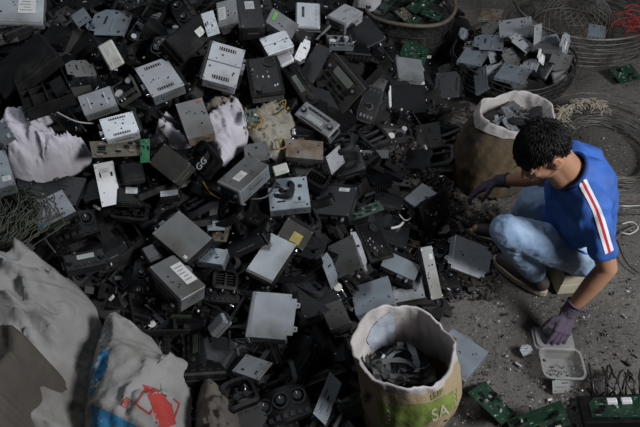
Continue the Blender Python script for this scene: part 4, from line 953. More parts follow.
rs_root, rs_body, rc = sack('woven_sack', 'brown woven sack with a rolled white rim standing behind the seated person', (518, 110), (.168, .142), .42, (-.06, -.02), .12, 'sack_brown', 'sack_white', None, seed=5.1, fold=.06, depth=.1, lean=(-.03, 0))
TR.append((rs_root, (518, 112), 'brown woven sack', None))
filling(rs_root, .145, .12, .34)
for k in range(9):
    a = k * 2.4; r = .09 * math.sqrt((k + .5) / 9)
    root = thing('metal_bracket', ['bent grey bracket lying in the brown woven sack', ][0], 'bracket', Matrix.Translation((rc.x + r * math.cos(a), rc.y + r * math.sin(a), .375 + .008 * (k % 3))) @ Euler((R(-.4, .4), R(-.4, .4), a * 2)).to_matrix().to_4x4(), 'brackets in the brown woven sack')
    bracket(root, .10, .045, .012, ['steel_dull', 'steel', 'steel_dark'][k % 3], k)

# ------------------------------------------------------------------ wire baskets
def ringpts(c, rx, ry, z, n=48, wob=0, seed=0):
    return [Vector((c[0] + rx * math.cos(2 * PI * i / n), c[1] + ry * math.sin(2 * PI * i / n), z + wob * math.sin(2 * PI * i / n * 3 + seed))) for i in range(n)]
def wire_basket(name, label, c, rt, rb, h, m, hoops=4, rim_m=None, rim_r=.008, ribs=26, diag=True, seed=0, wob=.01, loose=8):
    root = thing(name, label, 'basket', Matrix.Translation((c[0], c[1], 0)))
    a = MB(); a.tube(ringpts((0, 0), rt, rt * .97, h, wob=wob, seed=seed), rim_r, rim_m or m, closed=True, n=7); a.build('rim', root)
    for k in range(hoops):
        t = k / hoops; r = rb + (rt - rb) * math.sin(t * PI / 2); q = MB(); q.tube(ringpts((0, 0), r, r * .97, .006 + h * t * .95, wob=wob * t, seed=seed), .0032, m, closed=True, n=5); q.build('hoop', root)
    q = MB()
    for i in range(ribs):
        for sg in ((1, -1) if diag else (0,)):
            pts = []
            for j in range(9):
                t = j / 8; r = rb + (rt - rb) * math.sin(t * PI / 2); an = 2 * PI * i / ribs + sg * t * .5
                pts.append((r * math.cos(an), r * .97 * math.sin(an), .006 + h * t + wob * t * math.sin(an * 3 + seed)))
            q.tube(pts, .0018, m, n=4)
    q.build('wire_weave', root)
    q = MB()
    for i in range(10):
        x = rb * (-.9 + .2 * i); y = math.sqrt(max(0, rb * rb - x * x)) * .97
        q.tube([(x, -y, .006), (x, y, .006)], .002, m, n=4); q.tube([(-y, x, .008), (y, x, .008)], .002, m, n=4)
    q.build('bottom_grid', root)
    rr = random.Random(seed); 
    for i in range(loose):
        a0 = rr.uniform(0, 6.28); L = rr.uniform(1, 2.6); hz = rr.uniform(.1, .85); q = MB(); rad = rb + (rt - rb) * math.sin(hz * PI / 2) + rr.uniform(.004, .02)
        q.tube([(rad * math.cos(a0 + L * k / 12), rad * .97 * math.sin(a0 + L * k / 12), h * hz + .012 * math.sin(k * .8 + i)) for k in range(13)], .002, m, n=4); q.build('binding_wire', root)
    return root
b1 = at(514, 53, .2)
wire_basket('wire_basket', 'round wire basket heaped with grey-blue metal brackets near the top', b1, .345, .3, .2, 'wire_dark', hoops=6, ribs=34, seed=3, loose=34, wob=.018, rim_r=.005)
TR.append((None, (514, 53), 'bracket-filled basket', None))
b2 = at(586, 2, .2)
wire_basket('wire_basket', 'large empty ring-shaped wire basket in the top right corner', b2, .46, .44, .2, 'wire_grey', hoops=6, ribs=30, seed=5, diag=False, wob=.006)
q = MB(); root = thing('wire_basket', 'upturned domed wire basket with diamond mesh inside the big ring basket', 'basket', Matrix.Translation((b2.x - .03, b2.y + .03, 0)))
q.tube(ringpts((0, 0), .25, .24, .01), .006, 'wire_grey', closed=True); q.build('rim', root); q = MB()
for i in range(30):
    for sg in (1, -1):
        q.tube([(.25 * math.cos(t / 8 * PI / 2 * .8) * math.cos(2 * PI * i / 30 + sg * t / 8 * 1.0), .24 * math.cos(t / 8 * PI / 2 * .8) * math.sin(2 * PI * i / 30 + sg * t / 8 * 1.0), .01 + .2 * math.sin(t / 8 * PI / 2)) for t in range(9)], .002, 'wire_grey', n=4)
q.build('diamond_weave', root)
b3 = at(410, 4, .3)
wire_basket('wire_basket', 'round basket bound with tan rag at the top edge, full of green boards', b3, .27, .24, .3, 'wire_dark', hoops=4, rim_m='pcb_brown', rim_r=.012, ribs=30, seed=7, loose=10)
TR.append((None, (410, 4), 'rag-bound basket', None))
fr = thing('debris_fill', 'dark crumbled scrap filling the round basket bound with tan rag', 'scrap', Matrix.Translation((b3.x, b3.y, 0)))
bpy.data.objects.remove(fr)
def fillmesh(name, c, rx, z, label):
    b_ = MB(); n = 36; vs = [Vector((0, 0, z + .03))]
    for r in range(1, 10):
        for i in range(n): a = 2 * PI * i / n; vs.append(Vector((rx * r / 9 * math.cos(a), rx * .97 * r / 9 * math.sin(a), z + .04 * (1 - (r / 9) ** 2) + .02 * noise.noise(Vector((r * .9, i * .7, 2))))))
    for i in range(n): a = 2 * PI * i / n; vs.append(Vector((rx * .93 * math.cos(a), rx * .9 * math.sin(a), .012)))
    fs = [(0, 1 + i, 1 + (i + 1) % n) for i in range(n)] + [(1 + r * n + i, 1 + (r + 1) * n + i, 1 + (r + 1) * n + (i + 1) % n, 1 + r * n + (i + 1) % n) for r in range(9) for i in range(n)]
    b_.add(vs, fs, 'heap', True); o = b_.build(name); o.location = (c.x, c.y, 0); return tag(o, label, 'scrap', kind='stuff')
fillmesh('basket_scrap', b3, .25, .22, 'crumbled dark scrap filling the round basket bound with tan rag')
fillmesh('basket_scrap', b1, .30, .10, 'crumbled dark scrap under the grey-blue brackets in the wire basket')
for k, (px, py, s, m, lb) in enumerate([(385, 6, 1.1, 'pcb', 'green circuit board leaning at the left of the rag-bound basket'), (404, 14, .8, 'pcb_brown', 'brown circuit board in the middle of the rag-bound basket'), (420, 4, 1.2, 'pcb', 'large green circuit board across the right of the rag-bound basket'),
        (432, 14, .9, 'pcb', 'green circuit board near the front right rim of the rag-bound basket'), (398, -4, 1, 'black_dusty', 'black circuit board at the top left of the rag-bound basket'), (414, 20, .7, 'pcb', 'small green circuit board by the front rim of the rag-bound basket')]):
    p = at(px, py, .31); root = thing('circuit_board', lb, 'circuit board', Matrix.Translation(p) @ Euler((R(-.5, .3), R(-.4, .4), R(0, 3))).to_matrix().to_4x4()); board(root, .13 * s, .08 * s, .01, m, k, chips=7)
p = at(368, 4, .34); 
cl = drape('white_rag', [(350, 2), (366, -4), (384, 0), (380, 8), (360, 9)], 'cloth_grey', .02, 'crumpled white rag beside the rag-bound basket at the top edge', 'rag', lift=.1, wr=.02, wf=15, edge=.02)
BI = [  # brackets and covers in the basket: kind, quad, height, size, label
    ('bracket', [(476, 47), (476, 36), (503, 36), (500, 50)], .24, (.16, .09), SL, 'wide smooth grey-blue cover at the left middle of the basket'),
    ('plate', [(458, 60), (470, 47), (488, 50), (481, 65)], .22, (.14, .1), SL, 'ribbed grey cover at the left front of the basket'),
    ('plate', [(502, 36), (501, 22), (529, 18), (531, 32)], .26, (.17, .1), SB, 'pale cover with square holes at the back of the basket'),
    ('bracket', [(509, 38), (518, 34), (534, 46), (526, 52)], .25, (.12, .06), SB, 'open frame bracket in the middle of the basket'),
    ('bracket', [(502, 52), (514, 48), (522, 62), (508, 66)], .23, (.1, .08), SD, 'dark grey bracket in the centre front of the basket'),
    ('plate', [(497, 76), (506, 64), (530, 70), (522, 82)], .22, (.15, .08), SL, 'slanting grey-blue cover by the front rim of the basket'),
    ('plate', [(476, 92), (475, 74), (485, 66), (487, 86)], .2, (.11, .06), SL, 'upright cover hooked over the front left rim of the basket'),
    ('bracket', [(484, 68), (502, 64), (504, 74), (490, 80)], .2, (.12, .06), ST, 'grey bracket left of the slanting cover in the basket'),
    ('plate', [(534, 46), (536, 26), (541, 24), (541, 44)], .26, (.04, .12), SB, 'narrow upright strip in the middle right of the basket'),
    ('plate', [(534, 48), (535, 41), (561, 44), (560, 50)], .24, (.16, .05), SD, 'dark flat channel at the right of the basket'),
    ('bracket', [(560, 50), (564, 32), (571, 37), (566, 53)], .25, (.04, .12), SB, 'pale upright strip at the right rim of the basket'),
    ('plate', [(548, 66), (556, 52), (570, 56), (566, 74)], .22, (.1, .11), 'steel_dull', 'curved olive-grey cover at the right front of the basket'),
    ('bracket', [(521, 70), (526, 60), (538, 60), (535, 68)], .23, (.09, .06), SB, 'bright bent bracket right of centre in the basket'),
    ('bracket', [(538, 60), (540, 48), (545, 52), (543, 66)], .24, (.03, .1), 'white_paint', 'whitish twisted strip right of centre in the basket'),
    ('casing', [(530, 74), (540, 60), (552, 64), (545, 78)], .19, (.08, .09), SK, 'dark box between the covers at the right of the basket'),
    ('bracket', [(480, 32), (492, 20), (500, 26), (490, 34)], .24, (.1, .06), SD, 'dull bracket at the back left of the basket'),
    ('plate', [(480, 18), (484, 9), (502, 10), (500, 18)], .22, (.13, .07), 'rusty', 'brown rusty sheet at the back left rim of the basket'),
    ('plate', [(520, 30), (535, 24), (545, 34), (532, 42)], .24, (.12, .09), SD, 'dull cover with turned edge behind the open frame bracket in the basket'),
    ('bracket', [(464, 46), (476, 40), (480, 52), (468, 56)], .22, (.09, .08), SD, 'dull bracket left of the wide smooth cover in the basket'),
    ('plate', [(505, 56), (520, 64), (512, 74), (500, 66)], .21, (.1, .08), SL, 'small tilted cover in front of the dark grey bracket in the basket'),
    ('bracket', [(488, 50), (502, 46), (504, 58), (492, 62)], .23, (.1, .08), ST, 'plain bracket left of the dark grey bracket in the basket'),
    ('plate', [(543, 38), (556, 34), (560, 44), (546, 46)], .25, (.1, .06), SL, 'small blue-grey cover behind the dark flat channel in the basket'),
    ('casing', [(553, 74), (566, 70), (566, 80), (556, 82)], .18, (.08, .06), SD, 'dull block by the front right rim of the basket'),
    ('bracket', [(508, 80), (520, 76), (528, 84), (516, 90)], .19, (.1, .06), SD, 'dull bracket hanging on the very front rim of the basket'),
    ('bracket', [(459, 36), (462, 28), (468, 30), (466, 42)], .22, (.04, .08), SL, 'short strip near the left rim of the basket')]
for kind, quad, z, dims, m, lb in BI:
    gx, gy = sum(p[0] for p in quad) / 4, sum(p[1] for p in quad) / 4; quad = [(gx + (p[0] - gx) * 1.2, gy + (p[1] - gy) * 1.2) for p in quad]; dims = (dims[0] * 1.2, dims[1] * 1.2)
    T(kind, quad, .02, lb.replace('the basket', 'the heaped wire basket'), 'metal cover' if kind != 'bracket' else 'bracket', m=m, z0=z, dims=dims, n0=(0, -.4, .9), sn=.5); TR.pop()
T('plate', [(587, 33), (589, 24), (606, 26), (606, 38)], .03, 'grey-blue metal cover hooked on the front rim of the big ring basket', 'metal cover', m=SL, z0=.2, dims=(.12, .08), n0=(0, -.7, .7), sn=.4)

# ------------------------------------------------------------------ wires, rope, strings
def curl(b_, c, rx, ry, z, turns, r, m, jit=.02, seed=0, zj=.02, n=22):
    rr = random.Random(seed); pts = []; ph = rr.uniform(0, 6)
    for k in range(int(turns * n)):
        a = ph + 2 * PI * k / n; j = 1 + jit * math.sin(k * .37 + seed) + jit * .7 * math.sin(k * .11 + seed * 2)
        pts.append((c[0] + rx * j * math.cos(a), c[1] + ry * j * math.sin(a), max(.004, z + zj * math.sin(k * .21 + seed))))
    b_.tube(pts, r, m, n=5)
coilc = at(606, 150, .03); root = thing('wire_coil', 'broad loose coil of grey steel wire on the floor behind the seated person', 'wire', Matrix.Translation((coilc.x, coilc.y, 0)))
TR.append((root, (610, 150), 'steel wire coil', None))
for k in range(26):
    q = MB(); s = R(.55, 1.15); curl(q, (R(-.03, .03), R(-.03, .03)), .36 * s, .40 * s, .01 + .075 * R(0, 1), R(.7, 1.3), .0022, 'wire_grey', .05, k, .006); q.build('wire_loop', root)
q = MB()
ropc = [at(x, y, .1) for x, y in [(556, 122), (562, 112), (570, 106), (580, 102), (590, 101), (598, 103), (604, 108)]]
rr = random.Random(4)
for i in range(len(ropc) - 1):
    for k in range(60):
        p = ropc[i].lerp(ropc[i + 1], rr.random()); p = p + Vector((rr.uniform(-.02, .02), rr.uniform(-.02, .02), 0)); d = Vector((rr.uniform(-1, 1), rr.uniform(-1.4, .6), rr.uniform(-.6, .3))).normalized() * rr.lognormvariate(-3.6, .5)
        q.tube([p, p + d * .5 + Vector((0, 0, .006)), p + d], .0022, 'rope', n=4)
q.tube(ropc, .006, 'rope', n=8); tag(q.build('frayed_rope'), 'frayed pale rope lying over the coil of steel wire', 'rope')
for k, (pts, m, r, lb) in enumerate([
        ([(612, 262), (606, 250), (618, 236), (630, 228), (645, 224)], 'wire_grey', .004, 'grey cable looping on the floor right of the person'),
        ([(617, 240), (626, 262), (640, 274)], 'wire_dark', .003, 'thin dark wire on the floor at the right edge'),
        ([(616, 206), (630, 206), (646, 205)], 'cable_white', .004, 'pale cable end at the right edge beside the blue shirt'),
        ([(622, 224), (632, 222), (638, 228), (630, 234), (620, 232)], 'cable_white', .003, 'pale wire loop on the floor beside the blue shirt'),
        ([(600, 230), (620, 215), (646, 214)], 'wire_dark', .004, 'dark cable running behind the blue shirt')]):
    q = MB(); P = [at(x, y, .012) for x, y in pts]; S = []
    for i in range(len(P) - 1):
        a, b_, c_, d = P[max(0, i - 1)], P[i], P[i + 1], P[min(len(P) - 1, i + 2)]
        for t in (0, .25, .5, .75): S.append(.5 * ((2 * b_) + (-a + c_) * t + (2 * a - 5 * b_ + 4 * c_ - d) * t * t + (-a + 3 * b_ - 3 * c_ + d) * t ** 3))
    S.append(P[-1]); q.tube(S, r, m); tag(q.build('cable'), lb, 'cable')
sc_ = at(636, 26, .12); root = thing('red_string', 'tangle of red string hanging at the top right edge', 'string', Matrix.Translation(sc_))
for k in range(14):
    q = MB(); curl(q, (R(-.05, .08), R(-.1, .1)), R(.04, .1), R(.03, .09), R(0, .05), R(.5, 1.2), .0025, 'red_string', .2, k, .03); q.build('strand', root)
hk = hit(14, 238); root = thing('wire_bundle', 'big tangled bundle of olive wires at the left edge above the grey sack', 'wire', Matrix.Translation((hk.x, hk.y, hk.z)))
TR.append((root, (14, 238), 'olive wire bundle', None))
for k in range(92):
    q = MB(); rr = random.Random(k); pts = []
    a0 = rr.uniform(-.3, .5); x0 = rr.uniform(-.15, .03); bow = rr.uniform(.04, .18)
    for i in range(14):
        t = i / 13; pts.append((x0 + bow * math.sin(t * PI) + .012 * math.sin(i * 1.3 + k), .15 - .32 * t + a0 * .05, .04 + .07 * math.sin(t * PI) * rr.uniform(.7, 1.1) + .02 * (k % 3)))
    q.tube(pts, .0018, 'cable_olive', n=4); q.build('wire', root)
CB = [([(50, 112), (60, 122), (80, 132), (98, 134)], 'cable_white', .003, 'thin pale wire across the white cloth'), ([(40, 128), (56, 126), (68, 140), (74, 150)], 'cable_black', .004, 'thin black wire loops on the white cloth'),
      ([(55, 110), (66, 112), (78, 128), (90, 142)], 'cable_black', .004, 'black wire leading from the white cloth to the brown strip'),
      ([(246, 118), (252, 126), (258, 122), (264, 132), (256, 138)], 'cable_yellow', .004, 'knotted yellow wire on the dirty rag'), ([(278, 150), (284, 148), (286, 156), (278, 158), (276, 150)], 'cable_yellow', .003, 'small yellow wire ring by the rusty stereo'),
      ([(280, 112), (286, 110), (284, 120), (278, 124)], 'cable_yellow', .003, 'yellow wire snippet at the right of the dirty rag'), ([(398, 218), (406, 216), (410, 224), (404, 228), (398, 222)], 'cable_white', .003, 'pale wire loop beside the light grey edge stereo'),
      ([(390, 236), (398, 234), (402, 230)], 'cable_white', .006, 'short fat white plug cable near the black button board'), ([(204, 190), (212, 202), (222, 208)], 'cable_yellow', .003, 'brownish yellow wire left of the two-label stereo'),
      ([(272, 180), (276, 192), (266, 206), (250, 208)], 'cable_black', .005, 'black cable curving under the two-label stereo'), ([(20, 200), (36, 222), (48, 246), (60, 262)], 'cable_olive', .003, 'single olive wire trailing right of the bundle'),
      ([(410, 118), (424, 140), (430, 156)], 'cable_black', .004, 'dark wire at the back of the heap edge'), ([(160, 120), (168, 130), (164, 144)], 'cable_black', .003, 'black wire on the small lilac cloth end')]
for pts, m, r, lb in CB:
    q = MB(); P = [hit(x, y) + Vector((0, 0, .05)) for x, y in pts]; S = []
    for i in range(len(P) - 1):
        a, b_, c_, d = P[max(0, i - 1)], P[i], P[i + 1], P[min(len(P) - 1, i + 2)]
        for t in (0, .25, .5, .75): S.append(.5 * ((2 * b_) + (-a + c_) * t + (2 * a - 5 * b_ + 4 * c_ - d) * t * t + (-a + 3 * b_ - 3 * c_ + d) * t ** 3))
    S.append(P[-1]); q.tube(S, r, m); tag(q.build('wire'), lb, 'wire')

# ------------------------------------------------------------------ clear tray, box seat, green unit
c0 = at(561, 366, .03); root = thing('food_container', 'open clear plastic container with hinged lid, loose screws inside, on the floor', 'container', Matrix.Translation((c0.x, c0.y, 0)) @ Matrix.Rotation(-.05, 4, 'Z'))
def rr_loop(w, d, r, z, n=5):
    out = []
    for cx, cy, a0 in ((w / 2 - r, d / 2 - r, 0), (-w / 2 + r, d / 2 - r, PI / 2), (-w / 2 + r, -d / 2 + r, PI), (w / 2 - r, -d / 2 + r, 1.5 * PI)):
        for i in range(n): a = a0 + PI / 2 * i / (n - 1); out.append((cx + r * math.cos(a), cy + r * math.sin(a), z))
    return out
def shell(loops, m, cap=True):
    b_ = MB(); n = len(loops[0]); vs = [p for l in loops for p in l]
    fs = [(j * n + i, j * n + (i + 1) % n, (j + 1) * n + (i + 1) % n, (j + 1) * n + i) for j in range(len(loops) - 1) for i in range(n)]
    if cap: fs.append(tuple((len(loops) - 1) * n + i for i in range(n)))
    b_.add(vs, fs, m, False); return b_
shell([rr_loop(.165, .135, .03, .048), rr_loop(.165, .135, .03, .052), rr_loop(.148, .118, .025, .052), rr_loop(.143, .113, .025, .03), rr_loop(.122, .094, .02, .004)], 'clear_plastic').build('tray', root)
lid = shell([rr_loop(.16, .105, .02, .004), rr_loop(.16, .105, .02, .010), rr_loop(.148, .093, .02, .010), rr_loop(.14, .086, .02, .018)], 'clear_plastic'); lid.v = [(x, y + .13, z + .006) for x, y, z in lid.v]; lid.build('lid', root)
for k in range(16):
    q = MB(); q.cyl((0, 0, .004), .0035, .003, 'chrome' if k % 3 else 'steel_dull', n=8); q.cyl((0, 0, 0), .0016, .008, 'steel_dull', n=6)
    o = q.build('screw'); o.matrix_world = root.matrix_world @ Matrix.Translation((R(-.045, .03), R(-.035, .015), .011)) @ Euler((R(-1.4, 1.4), R(-1, 1), 0)).to_matrix().to_4x4(); tag(o, 'small loose screw lying in the clear plastic container', 'screw', 'screws in the clear container')
# wooden seat
pA = at(556, 294, 0); pB = at(600, 291, 0)
sx = (pB - pA).length; ang = math.atan2(pB.y - pA.y, pB.x - pA.x); SEATH = .135
root = thing('wooden_box', 'low pale wooden box with a grey top that the person sits on', 'box', Matrix.Translation(pA) @ Matrix.Rotation(ang, 4, 'Z'))
q = MB(); q.box((sx / 2, .002, SEATH * .26), (sx, .014, SEATH * .46), 'wood', None, .002); q.build('front_plank', root)
q = MB(); q.box((sx / 2, .0, SEATH * .74), (sx, .014, SEATH * .46), 'wood', None, .002); q.build('front_plank', root)
for x in (.006, sx - .006): q = MB(); q.box((x, .10, SEATH / 2), (.012, .19, SEATH * .96), 'wood', None, .002); q.build('side_plank', root)
q = MB(); q.box((sx / 2, .2, SEATH / 2), (sx, .012, SEATH * .96), 'wood', None, .002); q.build('back_plank', root)
q = MB(); q.box((sx / 2 + .005, .10, SEATH + .004), (sx + .02, .22, .010), 'grey_plastic', None, .002); q.build('top_board', root)
# green unit with bright panes at the lower right
T('board', [(588, 400), (640, 392), (650, 420), (592, 416)], .03, 'dark green electronic board unit with two white blocks in the lower right corner', 'electronic unit', chips=6, z0=.1, dims=(.22, .13), n0=(0, -.1, 1), name='electronic_unit', outline=[(-.5, -.4), (.5, -.5), (.5, .5), (-.38, .46), (-.5, .2)])
par = TR[-1][0]
for x in (-.06, .16): q = MB(); q.box((x * .22, .16 * .13, .008), (.034, .022, .016), 'white_paint', None, .002); q.build('white_block', par)
q = MB(); q.box((0, 0, -.025), (.25, .15, .045), 'black', None, .005); q.build('base_case', par)
for k in range(12):
    q = MB(); rr = random.Random(k + 50); x = 592 + k * 4.4; x2 = x + rr.uniform(-14, 14); P = [at(x + (x2 - x) * t + rr.uniform(-2, 2), 396 - t * rr.uniform(20, 32) + rr.uniform(-2, 2), .03 + .04 * math.sin(t * 3) + .004 * k) for t in (0, .25, .5, .75, 1)]
    q.tube(P, .004, 'cable_black'); tag(q.build('cable'), 'black cable lying above the green electronic unit at the lower right', 'cable', 'black cables at the lower right')
# ------------------------------------------------------------------ the seated person
PR = thing('person', 'person in blue striped shirt and jeans sitting on a low box sorting scrap', 'person', Matrix.Translation(at(585, 250, 0)))
PL = Vector(PR.matrix_world.translation)
def cone(mb, a, b_, ra, rb, m='skin', n=20):
    a, b_ = Vector(a), Vector(b_); d = b_ - a; L = d.length; t = d / L; u = t.orthogonal().normalized(); w = t.cross(u); vs = []; rings = []
    for k in range(-5, 1): an = k / 5 * PI / 2; rings.append((a + t * (ra * math.sin(an)), ra * math.cos(an)))
    for k in range(0, 6): an = k / 5 * PI / 2; rings.append((b_ + t * (rb * math.sin(an)), rb * math.cos(an)))
    rings = rings[1:-1]
    for c, r in rings:
        for i in range(n): an = 2 * PI * i / n; vs.append(c + (u * math.cos(an) + w * math.sin(an)) * r)
    k = len(rings); fs = [(j * n + i, j * n + (i + 1) % n, (j + 1) * n + (i + 1) % n, (j + 1) * n + i) for j in range(k - 1) for i in range(n)]
    vs += [a - t * ra, b_ + t * rb]; fs += [(k * n, (i + 1) % n, i) for i in range(n)] + [(k * n + 1, (k - 1) * n + i, (k - 1) * n + (i + 1) % n) for i in range(n)]
    mb.add(vs, fs, m, True)
def ell(mb, c, r, m='skin', M=None, n=20):
    vs = []; fs = []; c = Vector(c); K = 12
    for j in range(1, K):
        th = PI * j / K
        for i in range(n):
            p = Vector((r[0] * math.sin(th) * math.cos(2 * PI * i / n), r[1] * math.sin(th) * math.sin(2 * PI * i / n), r[2] * math.cos(th)))
            vs.append(c + ((M @ p) if M else p))
    z = Vector((0, 0, r[2])); z = (M @ z) if M else z; vs += [c + z, c - z]; a, b_ = len(vs) - 2, len(vs) - 1
    fs = [(j * n + i, (j + 1) * n + i, (j + 1) * n + (i + 1) % n, j * n + (i + 1) % n) for j in range(K - 2) for i in range(n)]
    fs += [(a, i, (i + 1) % n) for i in range(n)] + [(b_, (K - 2) * n + (i + 1) % n, (K - 2) * n + i) for i in range(n)]
    mb.add(vs, fs, m, True)
def blend(mb, name, m, parent, vox=.006, sm=6, fac=.6, disp=None):
    """fuse the rounded pieces into one continuous skin"""
    me = bpy.data.meshes.new(name); me.from_pydata(mb.v, [], mb.f); me.update(); o = bpy.data.objects.new(name, me); COL.objects.link(o)
    rm = o.modifiers.new('r', 'REMESH'); rm.mode = 'VOXEL'; rm.voxel_size = vox
    s = o.modifiers.new('s', 'SMOOTH'); s.iterations = sm; s.factor = fac
    dg = bpy.context.evaluated_depsgraph_get(); ev = o.evaluated_get(dg); me2 = bpy.data.meshes.new_from_object(ev)
    o.modifiers.clear(); o.data = me2; me2.materials.clear(); me2.materials.append(MATS[m])
    if disp:
        ns = [v.normal.copy() for v in me2.vertices]
        for v, nn in zip(me2.vertices, ns): v.co += nn * disp(v.co)
    for v in me2.vertices: v.co -= PL
    for p in me2.polygons: p.use_smooth = True; p.material_index = 0
    me2.update(); o.parent = parent; o.name = name; me2.name = name; return o
def A(px, py, z): return at(px, py, z)
# joints
hipN = A(582, 254, .235); hipF = hipN + Vector((-.01, .20, .0)); pel = (hipN + hipF) / 2
kneeN = A(507, 231, .40); ankN = A(534, 272, .085); 
kneeF = A(534, 202, .36); ankF = A(516, 226, .09)
shN = A(592, 207, .60); shF = A(574, 158, .60); 
neckB = A(574, 172, .655); elN = A(607, 268, .345); wrN = A(568, 312, .125)
elF = A(546, 178, .38); wrF = A(499, 181, .26)
HC = A(541, 153, .755)
chest = (shN + shF) / 2 + Vector((-.01, .0, -.14)); belly = pel.lerp(chest, .45) + Vector((.02, 0, 0))
print('DBG upper', (shN - elN).length, 'fore', (elN - wrN).length, 'thigh', (hipN - kneeN).length, 'shin', (kneeN - ankN).length, 'shoulders', (shN - shF).length, 'torso', ((shN + shF) / 2 - pel).length, 'farU', (shF - elF).length, 'farF', (elF - wrF).length, 'neck-head', (HC - neckB).length, 'thF', (hipF - kneeF).length, (kneeF - ankF).length)
for nm in ('pel', 'kneeN', 'shN', 'shF', 'neckB', 'elN', 'wrN', 'HC', 'elF', 'wrF'): print('DBG', nm, [round(q, 3) for q in globals()[nm]])
# head frame: forward = face direction, up = crown
hf = Vector((-.62, -.30, -.62)).normalized(); hu = Vector((-.45, -.0, .88)); hu = (hu - hf * hu.dot(hf)).normalized(); hl = hu.cross(hf)   # hl: person's left
HM = Matrix((hf, hl, hu)).transposed() * .9     # local x forward, y left, z up
def H(x, y, z): return HC + HM @ Vector((x, y, z))
# hands
def hand(wrist, d, palm_n, thumb_side, scale, curls, spread=.16):
    """list of tapered pieces: palm, four fingers, thumb"""
    d = d.normalized(); n = (palm_n - d * palm_n.dot(d)).normalized(); s = d.cross(n).normalized() * thumb_side
    P = []; s_ = scale
    base = wrist + d * .02 * s_
    for k, off in enumerate((-.030, -.010, .010, .030)): P.append((wrist + s * off * .55 * s_, wrist + d * .085 * s_ + s * off * s_, .0145 * s_, .0125 * s_))
    ln = (.088, .097, .09, .07); 
    for k, off in enumerate((.030, .010, -.010, -.030)):
        r = .0092 * s_ * (1 if k < 3 else .87); c = curls[k]; p = wrist + d * .088 * s_ + s * off * s_; dd = (d + s * off / .03 * spread).normalized(); a = c * .35
        for seg, (fr, add) in enumerate(((.45, .35), (.3, .8), (.25, 1.0))):
            dd2 = (dd * math.cos(a) + n * math.sin(a)).normalized(); q = p + dd2 * ln[k] * fr * s_; P.append((p, q, r * (1 - .08 * seg), r * (.94 - .08 * seg))); p = q; a += c * add * .6
    t0 = wrist + d * .03 * s_ + s * .024 * s_; t1 = t0 + (d * .55 + s * .75 + n * .35).normalized() * .036 * s_; t2 = t1 + (d * .85 + s * .3 + n * .55).normalized() * .03 * s_; t3 = t2 + (d * .9 + n * .6).normalized() * .024 * s_
    P += [(t0, t1, .013 * s_, .011 * s_), (t1, t2, .0108 * s_, .0098 * s_), (t2, t3, .0098 * s_, .0085 * s_)]
    return P
tipN = A(546, 345, .03)
hN = hand(wrN, (A(560, 338, .055) - wrN), Vector((-.35, .1, -.9)), -1, .95, (.9, .8, .75, .7), .10)
hFr = hand(wrF, (A(478, 189, .19) - wrF), Vector((-.1, -.2, -.95)), 1, .95, (.7, .6, .5, .6), .2)
print('DBG thumb check')
body = MB()
ell(body, H(-.012, 0, .018), (.094, .073, .085), M=HM)       # cranium
ell(body, H(.03, 0, -.025), (.062, .058, .075), M=HM)         # face
cone(body, H(.045, 0, -.085), H(.03, 0, -.075), .026, .035)   # chin
for s in (-1, 1):
    cone(body, H(.035, .02 * s, -.082), H(-.01, .05 * s, -.045), .02, .022)    # jaw
    ell(body, H(.062, .036 * s, -.025), (.02, .018, .018), M=HM)             # cheek
    cone(body, H(.078, .012 * s, .014), H(.07, .042 * s, .012), .010, .009)     # brow
cone(body, H(.084, 0, .004), H(.103, 0, -.030), .008, .0125)  # nose
for s in (-1, 1): ell(body, H(.093, .012 * s, -.034), (.010, .009, .008), M=HM)
ell(body, H(.083, 0, -.056), (.012, .024, .006), M=HM); ell(body, H(.081, 0, -.065), (.012, .021, .007), M=HM)
for s in (-1, 1):                                       # ears
    ell(body, H(-.010, .080 * s, -.010), (.021, .011, .034), M=HM @ Matrix.Rotation(-.2, 3, 'Y'))
    ell(body, H(-.024, .086 * s, -.005), (.007, .010, .028), M=HM); ell(body, H(-.010, .086 * s, .020), (.015, .010, .006), M=HM); ell(body, H(-.002, .072 * s, -.042), (.009, .008, .010), M=HM)
cone(body, H(-.035, 0, -.04), neckB + Vector((0, 0, -.02)), .05, .056); cone(body, H(.0, 0, -.05), neckB + Vector((-.02, 0, -.03)), .042, .055)
shc = (shN + shF) / 2
cone(body, neckB - Vector((0, 0, .03)), shN.lerp(shc, .3), .055, .048); cone(body, neckB - Vector((0, 0, .03)), shF.lerp(shc, .3), .055, .048)
cone(body, shc - Vector((0, 0, .03)), belly, .10, .10); cone(body, belly, pel, .10, .11)
cone(body, shN, elN, .045, .037); cone(body, elN, elN.lerp(wrN, .35), .037, .037); cone(body, elN.lerp(wrN, .35), wrN, .037, .023)
cone(body, shF, elF, .045, .036); cone(body, elF, elF.lerp(wrF, .35), .036, .036); cone(body, elF.lerp(wrF, .35), wrF, .036, .023)
cone(body, hipN, kneeN, .07, .05); cone(body, kneeN, ankN, .05, .032); cone(body, hipF, kneeF, .07, .05); cone(body, kneeF, ankF, .05, .032)
ftN = ankN + (A(503, 262, .02) - ankN) * .8; ftN.z = .035; ftF = ankF + Vector((-.16, .03, -.05)); ftF.z = .035
cone(body, ankN - Vector((0, 0, .04)), ftN, .034, .024); cone(body, ankF - Vector((0, 0, .04)), ftF, .034, .024)
for a, b_, ra, rb in hN + hFr: cone(body, a, b_, ra * .86, rb * .86, n=12)
body = blend(body, 'body', 'skin', PR, vox=.0045, sm=5, fac=.5)
def loc(o): return o
